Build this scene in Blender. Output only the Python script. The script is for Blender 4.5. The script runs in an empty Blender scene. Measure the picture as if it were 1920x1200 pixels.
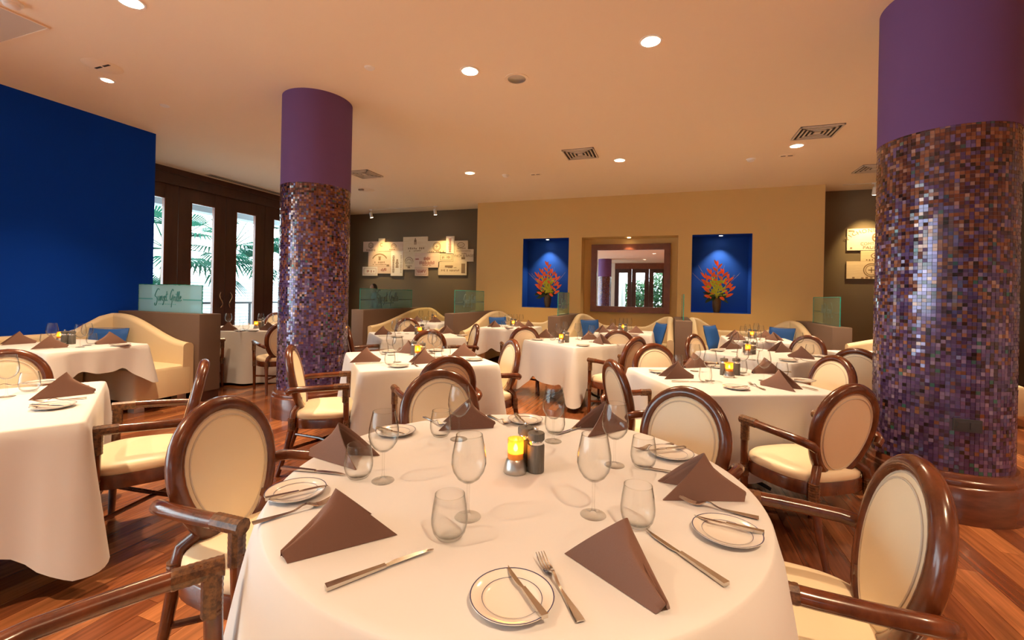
import bpy, bmesh, math, random
from mathutils import Vector, Matrix
random.seed(7)
PI = math.pi
SC = bpy.context.scene
COL = SC.collection
# ------------------------------------------------------------------ camera
F_PX, PX, PY, ROLL = 826.0, 960.0, 553.0, 0.021
YAW = math.atan(290 / 826.0)
CAM_H = 1.35
FW = Vector((-math.sin(YAW), math.cos(YAW), 0))
RT = Vector((math.cos(YAW), math.sin(YAW), 0))
UP = Vector((0, 0, 1))
cam_d = bpy.data.cameras.new('camera')
cam = bpy.data.objects.new('camera', cam_d)
COL.objects.link(cam)
cam_d.sensor_width = 36.0
cam_d.lens = F_PX / 1920 * 36.0
cam_d.shift_y = -(600 - PY) / 1920
cam_d.clip_start = 0.02
cr, sr = math.cos(ROLL), math.sin(ROLL)
ax, ay, az = RT * cr + UP * sr, -RT * sr + UP * cr, -FW
cam.matrix_world = Matrix(((ax.x, ay.x, az.x, 0), (ax.y, ay.y, az.y, 0), (ax.z, ay.z, az.z, CAM_H), (0, 0, 0, 1)))
SC.camera = cam

def ray(x, y):
    u, v = x - PX, y - PY
    a, b = u * cr + v * sr, -u * sr + v * cr
    return RT * (a / F_PX) + FW + UP * (-b / F_PX)
def atz(x, y, z):
    r = ray(x, y); t = (z - CAM_H) / r.z
    return Vector((r.x * t, r.y * t, z))
def aty(x, y, Y):
    r = ray(x, y); t = Y / r.y
    return Vector((r.x * t, Y, CAM_H + r.z * t))
def atx(x, y, X):
    r = ray(x, y); t = X / r.x
    return Vector((X, r.y * t, CAM_H + r.z * t))

# ------------------------------------------------------------------ world and exposure
w = bpy.data.worlds.new('overcast_sky'); SC.world = w
w.use_nodes = True
wn = w.node_tree.nodes
wn['Background'].inputs[0].default_value = (0.80, 0.93, 1.0, 1)
wn['Background'].inputs[1].default_value = 2.2
SC.view_settings.view_transform = 'Standard'
SC.view_settings.look = 'None'
SC.view_settings.gamma = 1.0
SC.view_settings.use_curve_mapping = False
SC.view_settings.exposure = 2.05
SC.cycles.max_bounces = 10
SC.cycles.diffuse_bounces = 6
SC.cycles.transparent_max_bounces = 40
SC.cycles.caustics_reflective = False
SC.cycles.caustics_refractive = False
SC.cycles.sample_clamp_indirect = 6.0
SC.cycles.use_denoising = True
LAMP_COL = (1.0, 0.69, 0.41)
DOWN_W = 37.0
ZC = 3.46                       # ceiling height

# ------------------------------------------------------------------ materials
MATS = {}
def mat(name, col=(0.8, 0.8, 0.8), rough=0.5, metal=0.0, spec=0.5, bump=None, var=None, emit=None, coat=0.0, sheen=0.0):
    m = bpy.data.materials.new(name); m.use_nodes = True
    n, l = m.node_tree.nodes, m.node_tree.links
    b = n['Principled BSDF']
    b.inputs['Base Color'].default_value = (*col, 1)
    b.inputs['Roughness'].default_value = rough
    b.inputs['Metallic'].default_value = metal
    b.inputs['Specular IOR Level'].default_value = spec
    if coat: b.inputs['Coat Weight'].default_value = coat; b.inputs['Coat Roughness'].default_value = 0.12
    if sheen: b.inputs['Sheen Weight'].default_value = sheen
    if emit:
        b.inputs['Emission Color'].default_value = (*emit[0], 1); b.inputs['Emission Strength'].default_value = emit[1]
    tc = None
    if bump or var:
        tc = n.new('ShaderNodeTexCoord')
    if bump:                                   # (scale, strength, (sx,sy,sz))
        mp = n.new('ShaderNodeMapping'); mp.inputs['Scale'].default_value = bump[2] if len(bump) > 2 else (1, 1, 1)
        l.new(tc.outputs['Object'], mp.inputs[0])
        t = n.new('ShaderNodeTexNoise'); t.inputs['Scale'].default_value = bump[0]; t.inputs['Detail'].default_value = 4
        l.new(mp.outputs[0], t.inputs['Vector'])
        bp = n.new('ShaderNodeBump'); bp.inputs['Strength'].default_value = bump[1]; bp.inputs['Distance'].default_value = 0.01
        l.new(t.outputs['Fac'], bp.inputs['Height']); l.new(bp.outputs[0], b.inputs['Normal'])
    if var:                                    # (scale, colour2, (sx,sy,sz), contrast)
        mp = n.new('ShaderNodeMapping'); mp.inputs['Scale'].default_value = var[2]
        l.new(tc.outputs['Object'], mp.inputs[0])
        t = n.new('ShaderNodeTexNoise'); t.inputs['Scale'].default_value = var[0]; t.inputs['Detail'].default_value = 6; t.inputs['Roughness'].default_value = 0.62
        l.new(mp.outputs[0], t.inputs['Vector'])
        r = n.new('ShaderNodeValToRGB'); e = r.color_ramp.elements
        e[0].position, e[1].position = 0.5 - var[3], 0.5 + var[3]
        e[0].color, e[1].color = (*col, 1), (*var[1], 1)
        l.new(t.outputs['Fac'], r.inputs[0]); l.new(r.outputs[0], b.inputs['Base Color'])
    MATS[name] = m
    return m

def glass(name, tint=(0.97, 0.98, 0.97), ior=1.5, haze=0.0, hazecol=(0.6, 0.8, 0.8), edge=5.0, rim=None):
    m = bpy.data.materials.new(name); m.use_nodes = True
    n, l = m.node_tree.nodes, m.node_tree.links
    n.remove(n['Principled BSDF'])
    out = n['Material Output']
    tr = n.new('ShaderNodeBsdfTransparent'); tr.inputs[0].default_value = (*tint, 1)
    gl = n.new('ShaderNodeBsdfGlossy'); gl.inputs['Roughness'].default_value = 0.02
    lw = n.new('ShaderNodeLayerWeight'); lw.inputs[0].default_value = 0.5      # thin sheet: Schlick curve, same from both faces
    pw = n.new('ShaderNodeMath'); pw.operation = 'POWER'; pw.inputs[1].default_value = edge; l.new(lw.outputs['Facing'], pw.inputs[0])
    r0 = ((ior - 1) / (ior + 1)) ** 2
    fr = n.new('ShaderNodeMath'); fr.operation = 'MULTIPLY_ADD'; fr.inputs[1].default_value = .92 - r0; fr.inputs[2].default_value = r0; l.new(pw.outputs[0], fr.inputs[0])
    if rim:                                                   # more glass to look through near the outline
        tm = n.new('ShaderNodeMix'); tm.data_type = 'RGBA'; tm.inputs[6].default_value = (*tint, 1); tm.inputs[7].default_value = (*rim, 1)
        p3 = n.new('ShaderNodeMath'); p3.operation = 'POWER'; p3.inputs[1].default_value = 4.0; l.new(lw.outputs['Facing'], p3.inputs[0])
        l.new(p3.outputs[0], tm.inputs[0]); l.new(tm.outputs[2], tr.inputs[0])
    mx = n.new('ShaderNodeMixShader')
    src = tr
    if haze:
        df = n.new('ShaderNodeBsdfDiffuse'); df.inputs[0].default_value = (*hazecol, 1)
        tl = n.new('ShaderNodeBsdfTranslucent'); tl.inputs[0].default_value = (*hazecol, 1)
        m2 = n.new('ShaderNodeMixShader'); m2.inputs[0].default_value = 0.5
        l.new(df.outputs[0], m2.inputs[1]); l.new(tl.outputs[0], m2.inputs[2])
        m3 = n.new('ShaderNodeMixShader'); m3.inputs[0].default_value = haze
        l.new(tr.outputs[0], m3.inputs[1]); l.new(m2.outputs[0], m3.inputs[2]); src = m3
    l.new(fr.outputs[0], mx.inputs[0]); l.new(src.outputs[0], mx.inputs[1]); l.new(gl.outputs[0], mx.inputs[2])
    l.new(mx.outputs[0], out.inputs[0])
    MATS[name] = m
    return m

def tile_mat(name, per_island):
    """glass mosaic: brown and copper tiles towards the top of the shaft, purple ones towards the bottom"""
    m = bpy.data.materials.new(name); m.use_nodes = True
    n, l = m.node_tree.nodes, m.node_tree.links
    b = n['Principled BSDF']; b.inputs['Roughness'].default_value = 0.16; b.inputs['Metallic'].default_value = 0.25
    b.inputs['Coat Weight'].default_value = 0.6; b.inputs['Coat Roughness'].default_value = 0.05
    g = n.new('ShaderNodeNewGeometry')
    if per_island: rnd = g.outputs['Random Per Island']
    else: rnd = n.new('ShaderNodeObjectInfo').outputs['Random']
    def ramp(stops):
        r = n.new('ShaderNodeValToRGB'); r.color_ramp.interpolation = 'CONSTANT'
        e = r.color_ramp.elements
        e[0].position, e[0].color = stops[0][0], (*stops[0][1], 1)
        e[1].position, e[1].color = stops[1][0], (*stops[1][1], 1)
        for p, c in stops[2:]:
            x = e.new(p); x.color = (*c, 1)
        l.new(rnd, r.inputs[0]); return r
    lo = ramp([(0, (0.076, 0.042, 0.130)), (.22, (0.117, 0.067, 0.192)), (.42, (0.054, 0.029, 0.102)), (.56, (0.171, 0.109, 0.237)), (.68, (0.045, 0.017, 0.034)),
               (.76, (0.090, 0.076, 0.215)), (.84, (0.198, 0.076, 0.040)), (.89, (0.022, 0.013, 0.017)), (.94, (0.036, 0.134, 0.113)), (.955, (0.270, 0.202, 0.339))])
    hi = ramp([(0, (0.108, 0.029, 0.020)), (.2, (0.180, 0.059, 0.032)), (.38, (0.063, 0.025, 0.034)), (.5, (0.252, 0.101, 0.051)), (.62, (0.090, 0.050, 0.136)),
               (.72, (0.027, 0.012, 0.013)), (.80, (0.144, 0.101, 0.249)), (.88, (0.324, 0.151, 0.090)), (.94, (0.045, 0.101, 0.102)), (.955, (0.360, 0.218, 0.181))])
    m1 = n.new('ShaderNodeMath'); m1.operation = 'MULTIPLY'; m1.inputs[1].default_value = 37.3; l.new(rnd, m1.inputs[0])
    m2 = n.new('ShaderNodeMath'); m2.operation = 'FRACT'; l.new(m1.outputs[0], m2.inputs[0])
    sp = n.new('ShaderNodeSeparateXYZ'); l.new(g.outputs['Position'], sp.inputs[0])
    mr = n.new('ShaderNodeMapRange'); mr.inputs[1].default_value = 0.7; mr.inputs[2].default_value = 2.25
    l.new(sp.outputs[2], mr.inputs[0])
    lt = n.new('ShaderNodeMath'); lt.operation = 'LESS_THAN'; l.new(m2.outputs[0], lt.inputs[0]); l.new(mr.outputs[0], lt.inputs[1])
    mx = n.new('ShaderNodeMix'); mx.data_type = 'RGBA'
    l.new(lt.outputs[0], mx.inputs[0]); l.new(lo.outputs[0], mx.inputs[6]); l.new(hi.outputs[0], mx.inputs[7])
    l.new(mx.outputs[2], b.inputs['Base Color'])
    MATS[name] = m
    return m

def plank_mat(name, per_island):
    m = mat(name, (.22, .075, .028), rough=0.24, coat=0.25, bump=(60, .05, (1, .05, 1)))
    n, l = m.node_tree.nodes, m.node_tree.links
    b = n['Principled BSDF']
    rnd = n.new('ShaderNodeNewGeometry').outputs['Random Per Island'] if per_island else n.new('ShaderNodeObjectInfo').outputs['Random']
    r = n.new('ShaderNodeValToRGB'); e = r.color_ramp.elements
    e[0].color, e[1].color = (.125, .036, .014, 1), (.33, .125, .046, 1)
    x = e.new(.5); x.color = (.21, .068, .025, 1)
    l.new(rnd, r.inputs[0])
    g = n.new('ShaderNodeNewGeometry')
    mp = n.new('ShaderNodeMapping'); mp.inputs['Scale'].default_value = (26, 1.3, 1); l.new(g.outputs['Position'], mp.inputs[0])
    ad = n.new('ShaderNodeVectorMath'); ad.operation = 'ADD'; l.new(mp.outputs[0], ad.inputs[0]); 
    cb = n.new('ShaderNodeCombineXYZ'); ml = n.new('ShaderNodeMath'); ml.operation = 'MULTIPLY'; ml.inputs[1].default_value = 40; l.new(rnd, ml.inputs[0]); l.new(ml.outputs[0], cb.inputs[1]); l.new(cb.outputs[0], ad.inputs[1])
    t = n.new('ShaderNodeTexNoise'); t.inputs['Scale'].default_value = 1.6; t.inputs['Detail'].default_value = 7; l.new(ad.outputs[0], t.inputs['Vector'])
    mr = n.new('ShaderNodeMapRange'); mr.inputs[1].default_value = .3; mr.inputs[2].default_value = .7; mr.inputs[3].default_value = .62; mr.inputs[4].default_value = 1.3; l.new(t.outputs['Fac'], mr.inputs[0])
    mx = n.new('ShaderNodeVectorMath'); mx.operation = 'SCALE'; l.new(r.outputs[0], mx.inputs[0]); l.new(mr.outputs[0], mx.inputs['Scale'])
    l.new(mx.outputs[0], b.inputs['Base Color'])
    return m

mat('ceiling_paint', (.87, .74, .56), .9)
mat('blue_paint', (.0006, .048, .46), .9, spec=.15)
mat('niche_blue', (.001, .045, .30), .7, spec=.25)
mat('beige_paint', (.68, .47, .19), .85, bump=(180, .05))
mat('taupe_paint', (.15, .11, .068), .9, bump=(160, .05))
mat('cream_paint', (.70, .62, .50), .85)
mat('purple_paint', (.16, .080, .22), .8, spec=.25)
mat('door_wood', (.042, .015, .011), .38, var=(2.2, (.066, .024, .017), (4, 4, .5), .2))
mat('frame_wood', (.14, .038, .017), .3, coat=.3, var=(2.5, (.21, .06, .025), (3, 3, 3), .2))
mat('chair_wood', (.055, .013, .005), .24, coat=.4, var=(6, (.15, .040, .012), (2, 2, 1.2), .18))
mat('rattan', (.05, .018, .008), .35, var=(60, (.17, .075, .028), (1, 1, 1), .1))
mat('leather', (.80, .68, .48), .42, bump=(90, .03))
mat('piping', (.58, .50, .39), .5)
mat('linen', (.63, .63, .64), .85, sheen=.1, bump=(9, .14))
mat('linen_grey', (.78, .77, .76), .85, bump=(9, .14))
mat('napkin', (.165, .082, .058), .85, sheen=.15, bump=(240, .10))
mat('steel', (.62, .58, .52), .2, 1.0)
mat('brushed', (.55, .53, .50), .32, 1.0)
mat('chrome', (.85, .85, .85), .08, 1.0)
mat('porcelain', (.72, .69, .65), .12, coat=.4)
mat('navy_line', (.03, .035, .12), .3)
mat('mill_wood', (.085, .080, .072), .6, var=(20, (.15, .14, .125), (6, 6, .6), .15))
mat('dark_table', (.035, .022, .016), .4)
mat('partition', (.125, .078, .056), .8, bump=(120, .06))
mat('upholstery', (.68, .56, .36), .7, bump=(160, .05))
mat('foot_metal', (.7, .68, .66), .3, .6)
mat('pillow_blue', (.006, .085, .36), .7, bump=(140, .06))
mat('grout', (.13, .10, .13), .85)
mat('base_wood', (.085, .024, .012), .25, coat=.45, var=(5, (.15, .045, .02), (1, 1, 4), .2))
mat('outlet', (.045, .045, .05), .5)
mat('white_trim', (.82, .80, .76), .5)
mat('reflector', (.9, .86, .8), .15, 1.0)
mat('lens_glow', (1, .9, .75), .5, emit=((1.0, .80, .52), 14.0))
mat('vent_dark', (.03, .028, .025), .8)
mat('vent_metal', (.66, .58, .47), .6)
mat('hatch_paint', (.58, .51, .43), .9)
mat('crate_wood', (.66, .50, .31), .7, var=(3, (.74, .60, .40), (1, 1, 9), .2))
mat('crate_pale', (.72, .63, .53), .7, var=(3, (.78, .70, .60), (1, 1, 9), .2))
mat('crate_pink', (.66, .45, .33), .7, var=(3, (.72, .54, .40), (1, 1, 9), .2))
mat('crate_ink', (.26, .165, .09), .8)
mat('crate_red_ink', (.33, .10, .07), .8)
mat('etch', (.10, .42, .46), .6)
mat('etch_dark', (.05, .27, .31), .6)
mat('etch_faint', (.10, .15, .14), .6)
mat('glass_edge', (.02, .30, .24), .15, spec=.8)
mat('mirror_glass', (.93, .93, .93), .01, 1.0)
mat('orange_petal', (.95, .13, .012), .45)
mat('yellow_tip', (.80, .62, .03), .5)
mat('lime_leaf', (.55, .58, .02), .5)
mat('dark_leaf', (.016, .05, .014), .4)
mat('twig', (.30, .20, .13), .8)
mat('vase_glaze', (.09, .05, .02), .35, var=(7, (.16, .09, .03), (1, 1, 1), .2))
mat('palm_green', (.002, .062, .036), .7, spec=.1)
mat('palm_trunk', (.22, .17, .12), .9, bump=(30, .4))
mat('bush_green', (.020, .10, .022), .6)
mat('white_siding', (.60, .68, .72), .6)
mat('outside_deck', (.50, .50, .50), .8)
mat('outside_white', (.80, .82, .84), .7)
mat('rail_dark', (.03, .03, .035), .5)
mat('candle_wax', (.85, .72, .50), .6)
mat('flame', (1, .6, .2), .5, emit=((1.0, .62, .16), 26.0))
mat('skin', (.32, .17, .10), .55)
mat('hair', (.010, .008, .007), .4)
mat('shirt', (.05, .05, .055), .8)
mat('trousers', (.02, .02, .025), .8)
mat('sub_floor', (.025, .012, .008), .8)
glass('clear_glass', (.985, .988, .985), 1.36, edge=4.5, rim=(.30, .31, .28))
glass('window_glass', (.95, .985, .985), 1.45)
glass('screen_glass', (.66, .84, .77), 1.45, haze=.16, hazecol=(.50, .66, .60))
glass('screen_frosted', (.62, .86, .90), 1.45, haze=.74, hazecol=(.52, .86, .98))
glass('amber_glass', (1.0, .74, .30), 1.3, haze=.35, hazecol=(1.0, .66, .22))
tile_mat('mosaic_tile', False); tile_mat('mosaic_field', True)
plank_mat('plank_wood', False); plank_mat('plank_field_wood', True)

# ------------------------------------------------------------------ mesh helpers
class MB:
    def __init__(s): s.v, s.f = [], []
    def add(s, vs, fs):
        k = len(s.v); s.v += [tuple(v) for v in vs]; s.f += [tuple(i + k for i in f) for f in fs]; return s
    def box(s, c, d, rz=0.0, rx=0.0):
        R = Matrix.Rotation(rz, 3, 'Z') @ Matrix.Rotation(rx, 3, 'X')
        vs = [Vector(c) + R @ Vector((x * d[0] / 2, y * d[1] / 2, z * d[2] / 2)) for x in (-1, 1) for y in (-1, 1) for z in (-1, 1)]
        return s.add(vs, [(0, 1, 3, 2), (4, 6, 7, 5), (0, 4, 5, 1), (2, 3, 7, 6), (0, 2, 6, 4), (1, 5, 7, 3)])
    def span(s, a, b):
        return s.box([(a[i] + b[i]) / 2 for i in range(3)], [abs(b[i] - a[i]) for i in range(3)])
    def rbox(s, c, d, r=0.02, rz=0.0):
        """box with rounded vertical edges and softened top"""
        n = 4; pts = []
        for q, (sx, sy) in enumerate(((1, 1), (-1, 1), (-1, -1), (1, -1))):
            for k in range(n + 1):
                a = PI / 2 * q + PI / 2 * k / n
                pts.append((sx * (d[0] / 2 - r) + r * math.cos(a), sy * (d[1] / 2 - r) + r * math.sin(a)))
        ca, sa = math.cos(rz), math.sin(rz); N = len(pts); vs = []; fs = []
        cx, cy = 0, 0
        rings = [(-d[2] / 2, 0), (d[2] / 2 - r, 0), (d[2] / 2 - r * .3, r * .3), (d[2] / 2, r)]
        for z, ins in rings:
            for x, y in pts:
                kx, ky = (d[0] / 2 - ins) / (d[0] / 2), (d[1] / 2 - ins) / (d[1] / 2)
                x, y = x * kx, y * ky
                vs.append((c[0] + x * ca - y * sa, c[1] + x * sa + y * ca, c[2] + z))
        for j in range(len(rings) - 1):
            for i in range(N):
                fs.append((j * N + i, j * N + (i + 1) % N, (j + 1) * N + (i + 1) % N, (j + 1) * N + i))
        fs.append(tuple(range(N - 1, -1, -1))); fs.append(tuple((len(rings) - 1) * N + i for i in range(N)))
        return s.add(vs, fs)
    def tube(s, path, rad, n=10, closed=False, ry=None, upv=None):
        """rad: number or list; ry: optional second radius (along upv)"""
        P = [Vector(p) for p in path]; m = len(P)
        R = [rad] * m if isinstance(rad, (int, float)) else rad
        vs, fs = [], []; pu = None
        for i, p in enumerate(P):
            a = P[(i - 1) % m] if (closed or i > 0) else P[i]
            b = P[(i + 1) % m] if (closed or i < m - 1) else P[i]
            t = (b - a).normalized()
            if upv is not None: u = Vector(upv)
            elif pu is None: u = Vector((0, 0, 1)) if abs(t.z) < .9 else Vector((1, 0, 0))
            else: u = pu
            u = (u - t * u.dot(t)).normalized(); pu = u
            w_ = t.cross(u)
            r2 = R[i] if ry is None else ry
            for k in range(n):
                q = 2 * PI * k / n
                vs.append(p + w_ * (R[i] * math.cos(q)) + u * (r2 * math.sin(q)))
        for i in range(m if closed else m - 1):
            for k in range(n):
                a, b = i * n + k, i * n + (k + 1) % n
                c, d = ((i + 1) % m) * n + (k + 1) % n, ((i + 1) % m) * n + k
                fs.append((a, b, c, d))
        if not closed:
            fs.append(tuple(range(n - 1, -1, -1))); fs.append(tuple((m - 1) * n + k for k in range(n)))
        return s.add(vs, fs)
    def lathe(s, prof, n=24, c=(0, 0, 0), closed=False):
        vs, fs = [], []; m = len(prof)
        for r, z in prof:
            for k in range(n):
                q = 2 * PI * k / n
                vs.append((c[0] + max(r, 1e-5) * math.cos(q), c[1] + max(r, 1e-5) * math.sin(q), c[2] + z))
        for i in range(m if closed else m - 1):
            for k in range(n):
                j = (i + 1) % m
                fs.append((i * n + k, i * n + (k + 1) % n, j * n + (k + 1) % n, j * n + k))
        return s.add(vs, fs)
    def prism(s, poly, z0, z1):
        n = len(poly); vs = [(x, y, z0) for x, y in poly] + [(x, y, z1) for x, y in poly]
        fs = [tuple(range(n - 1, -1, -1)), tuple(range(n, 2 * n))] + [(i, (i + 1) % n, n + (i + 1) % n, n + i) for i in range(n)]
        return s.add(vs, fs)
    def mesh(s, name, m, smooth=True, ang=40):
        me = bpy.data.meshes.new(name); me.from_pydata(s.v, [], s.f); me.update()
        if m: me.materials.append(MATS[m] if isinstance(m, str) else m)
        if smooth:
            me.polygons.foreach_set('use_smooth', [True] * len(me.polygons))
            try: me.set_sharp_from_angle(angle=math.radians(ang))
            except Exception: pass
        return me
    def build(s, name, m, parent=None, smooth=True, ang=40):
        return link(name, s.mesh(name, m, smooth, ang), parent)

def link(name, me, parent=None, loc=None, rz=0.0):
    o = bpy.data.objects.new(name, me); COL.objects.link(o)
    if parent: o.parent = parent
    if loc is not None: o.location = loc
    if rz: o.rotation_euler.z = rz
    return o
def tag(o, label=None, cat=None, group=None, kind=None):
    if label: o['label'] = label
    if cat: o['category'] = cat
    if group: o['group'] = group
    if kind: o['kind'] = kind
    return o
def thing(name, label, cat, loc=(0, 0, 0), rz=0.0, group=None):
    o = bpy.data.objects.new(name, None); COL.objects.link(o); o.empty_display_size = .1
    o.location = loc; o.rotation_euler.z = rz
    return tag(o, label, cat, group)
def struct(o): o['kind'] = 'structure'; return o
def copy_tree(o, parent=None):
    c = o.copy(); COL.objects.link(c); c.parent = parent
    for ch in list(o.children): copy_tree(ch, c)
    return c
def text_mesh(name, body, size, m, parent, loc, rot, align='CENTER', sx=1.0, depth=.0008):
    cu = bpy.data.curves.new(name, 'FONT'); cu.body = body; cu.size = size; cu.align_x = align; cu.align_y = 'CENTER'; cu.extrude = depth; cu.resolution_u = 3
    t = bpy.data.objects.new(name, cu); COL.objects.link(t)
    me = bpy.data.meshes.new_from_object(t); bpy.data.objects.remove(t)
    me.materials.append(MATS[m]) if not me.materials else None
    o = link(name, me, parent, loc); o.rotation_euler = rot; o.scale.x = sx
    return o
# ================================================================== ROOM
XB, XD, YB, YDK, XR, YF = -6.67, -8.28, 9.35, 9.95, 7.0, -8.6
YBE = 4.08
# --- floor: boards on a dark sub floor
fl = struct(MB().span((XD - .2, YF - .2, -.05), (XR + .2, YDK + .2, -.010)).build('floor', 'sub_floor', smooth=False))
fl['label'] = 'reddish brown hardwood strip floor'
PW = .118
boards = []
rb = random.Random(3)
x = XD
while x < XR:
    y = YF - rb.random() * 1.5
    while y < YDK:
        L = rb.uniform(1.1, 2.3); y1 = min(y + L, YDK)
        y0 = max(y, YF)
        if y1 - y0 > .05: boards.append((x + PW / 2, (y0 + y1) / 2, y1 - y0))
        y += L
    x += PW
def bscore(b):
    d = Vector((b[0], b[1], 0)); z = d.dot(FW); u = d.dot(RT)
    if z < .9: z = .9 + (.9 - z) * 6
    s = z
    if abs(u) / z > 1.22: s += 20
    if b[0] < -6.6 and b[1] < 4: s += 20
    # hidden under the large tables
    if (d.xy - Vector((-.46, 1.4))).length < .5: s += 2
    return s
boards.sort(key=bscore)
bm1 = MB().box((0, 0, -.006), (PW - .0022, 1, .012)).mesh('floor_board', 'plank_wood', smooth=False)
for bx, by, L in boards[:290]:
    o = link('floor_board', bm1, fl, (bx, by, 0)); o.scale.y = L - .002
mb = MB()
for bx, by, L in boards[290:]: mb.box((bx, by, -.006), (PW - .0022, L - .002, .012))
o = mb.build('floor_boards_beyond', 'plank_field_wood', fl, smooth=False); o['kind'] = 'stuff'

# --- ceiling with round openings for the lamps
DL_PX = [(1220, 77), (881, 133), (245, 3), (201, 150), (1494, 273), (1162, 300), (881, 324)]
DL = [tuple(atz(x, y, ZC)[:2]) for x, y in DL_PX]
DL_R = [.075, .075, .075, .05, .075, .075, .075]
DL += [(-4.4, -.4), (-2.3, -.35), (1.1, -.3), (2.9, .9), (3.6, 3.2), (3.6, 6.6), (5.4, 1.0), (-3.4, -2.6), (-.6, -2.6), (2.2, -2.6), (5.0, -2.6),
       (-1.2, -5.9), (2.0, -5.9), (-5.6, -.5), (-5.6, -4.5), (-6.0, 6.2)]
DL_R += [.075] * (len(DL) - len(DL_R))
bm = bmesh.new()
def loop(pts):
    vs = [bm.verts.new((px, py, ZC)) for px, py in pts]
    for i in range(len(vs)): bm.edges.new((vs[i], vs[(i + 1) % len(vs)]))
loop([(XD - .1, YF - .1), (XR + .1, YF - .1), (XR + .1, YDK + .1), (XD - .1, YDK + .1)])
for (lx, ly), r in zip(DL, DL_R):
    loop([(lx + r * math.cos(2 * PI * k / 20), ly + r * math.sin(2 * PI * k / 20)) for k in range(20)])
bmesh.ops.triangle_fill(bm, use_beauty=True, use_dissolve=False, edges=bm.edges[:])
me = bpy.data.meshes.new('ceiling'); bm.to_mesh(me); bm.free(); me.materials.append(MATS['ceiling_paint'])
ce = struct(link('ceiling', me)); ce['label'] = 'flat cream painted ceiling'
o = MB().span((XD - .1, YF - .1, ZC + .2), (XR + .1, YDK + .1, ZC + .25)).build('slab_above', 'vent_dark', ce, smooth=False)
# --- walls
def wallbox(name, m, spans, label):
    b = MB()
    for a, c in spans: b.span(a, c)
    o = struct(b.build(name, m, smooth=False)); o['label'] = label
    return o
YW0, YW1 = -8.2, .6                 # tall windows in the same wall, behind the camera
wallbox('wall_left', 'blue_paint', [((XB - .2, YW1, 0), (XB, YBE, ZC))], 'deep blue painted wall')
wallbox('wall_left_window_bay', 'cream_paint', [((XB - .2, YF, 0), (XB, YW0, ZC)), ((XB - .2, YW0, 3.2), (XB, YW1, ZC)), ((XB - .2, YW0, 0), (XB, YW1, .15))], 'cream wall around the tall side windows')
for k in range(8):
    wd = (YW1 - YW0) / 8; yc = YW0 + wd * (k + .5)
    wn_ = struct(bpy.data.objects.new('window_%d' % (k + 1), None)); COL.objects.link(wn_); wn_.location = (XB - .1, yc, .15); wn_['label'] = 'tall timber framed side window'
    for s in (-1, 1): MB().box((0, s * (wd / 2 - .035), 1.525), (.12, .07, 3.05)).build('window_stile', 'door_wood', wn_, smooth=False)
    for z in (.05, 3.0): MB().box((0, 0, z), (.12, wd - .14, .10)).build('window_rail', 'door_wood', wn_, smooth=False)
    MB().box((0, 0, 1.525), (.006, wd - .14, 2.85)).build('pane', 'window_glass', wn_, smooth=False)
wallbox('wall_left_return', 'cream_paint', [((XD - .2, YBE - .2, 0), (XB - .2, YBE, ZC))], 'cream return behind the blue wall')
NZ0, NZ1 = 1.083, 2.608
wb = wallbox('wall_back', 'beige_paint', [((-4.168, YB, 0), (-3.045, YDK, ZC)), ((-3.045, YB, 0), (-2.010, YDK, NZ0)), ((-3.045, YB, NZ1), (-2.010, YDK, ZC)),
    ((-2.010, YB, 0), (-1.731, YDK, ZC)), ((-1.731, YB, NZ1), (.196, YDK, ZC)), ((-1.731, YB + .37, 0), (.196, YDK, NZ1)),
    ((.196, YB, 0), (.4525, YDK, ZC)), ((.4525, YB, 0), (1.508, YDK, NZ0)), ((.4525, YB, NZ1), (1.508, YDK, ZC)), ((1.508, YB, 0), (2.662, YDK, ZC))], 'beige painted wall with recesses')
for a, b in ((-3.045, -2.010), (.4525, 1.508)):
    t = .006; y0, y1 = YB + .004, YB + .38
    n = MB().span((a, y1, NZ0), (b, y1 + .02, NZ1)).span((a, y0, NZ0), (a + t, y1, NZ1)).span((b - t, y0, NZ0), (b, y1, NZ1)).span((a, y0, NZ0), (b, y1, NZ0 + t)).span((a, y0, NZ1 - t), (b, y1, NZ1))
    n.build('niche_lining', 'niche_blue', wb, smooth=False)
wallbox('wall_back_dark', 'taupe_paint', [((XD - .2, YDK, 0), (-4.168, YDK + .2, ZC))], 'taupe painted wall behind the wine crates')
wallbox('wall_back_dark_far', 'taupe_paint', [((2.662, YDK, 0), (XR + .2, YDK + .2, ZC))], 'taupe painted wall beside the beige wall')
wallbox('wall_right', 'cream_paint', [((XR, YF, 0), (XR + .2, YDK, ZC))], 'cream side wall')
wallbox('wall_front', 'cream_paint', [((XB, YF - .2, 0), (-3.07, YF, ZC)), ((3.05, YF - .2, 0), (XR, YF, ZC))], 'cream wall seen in the mirror')
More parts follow.
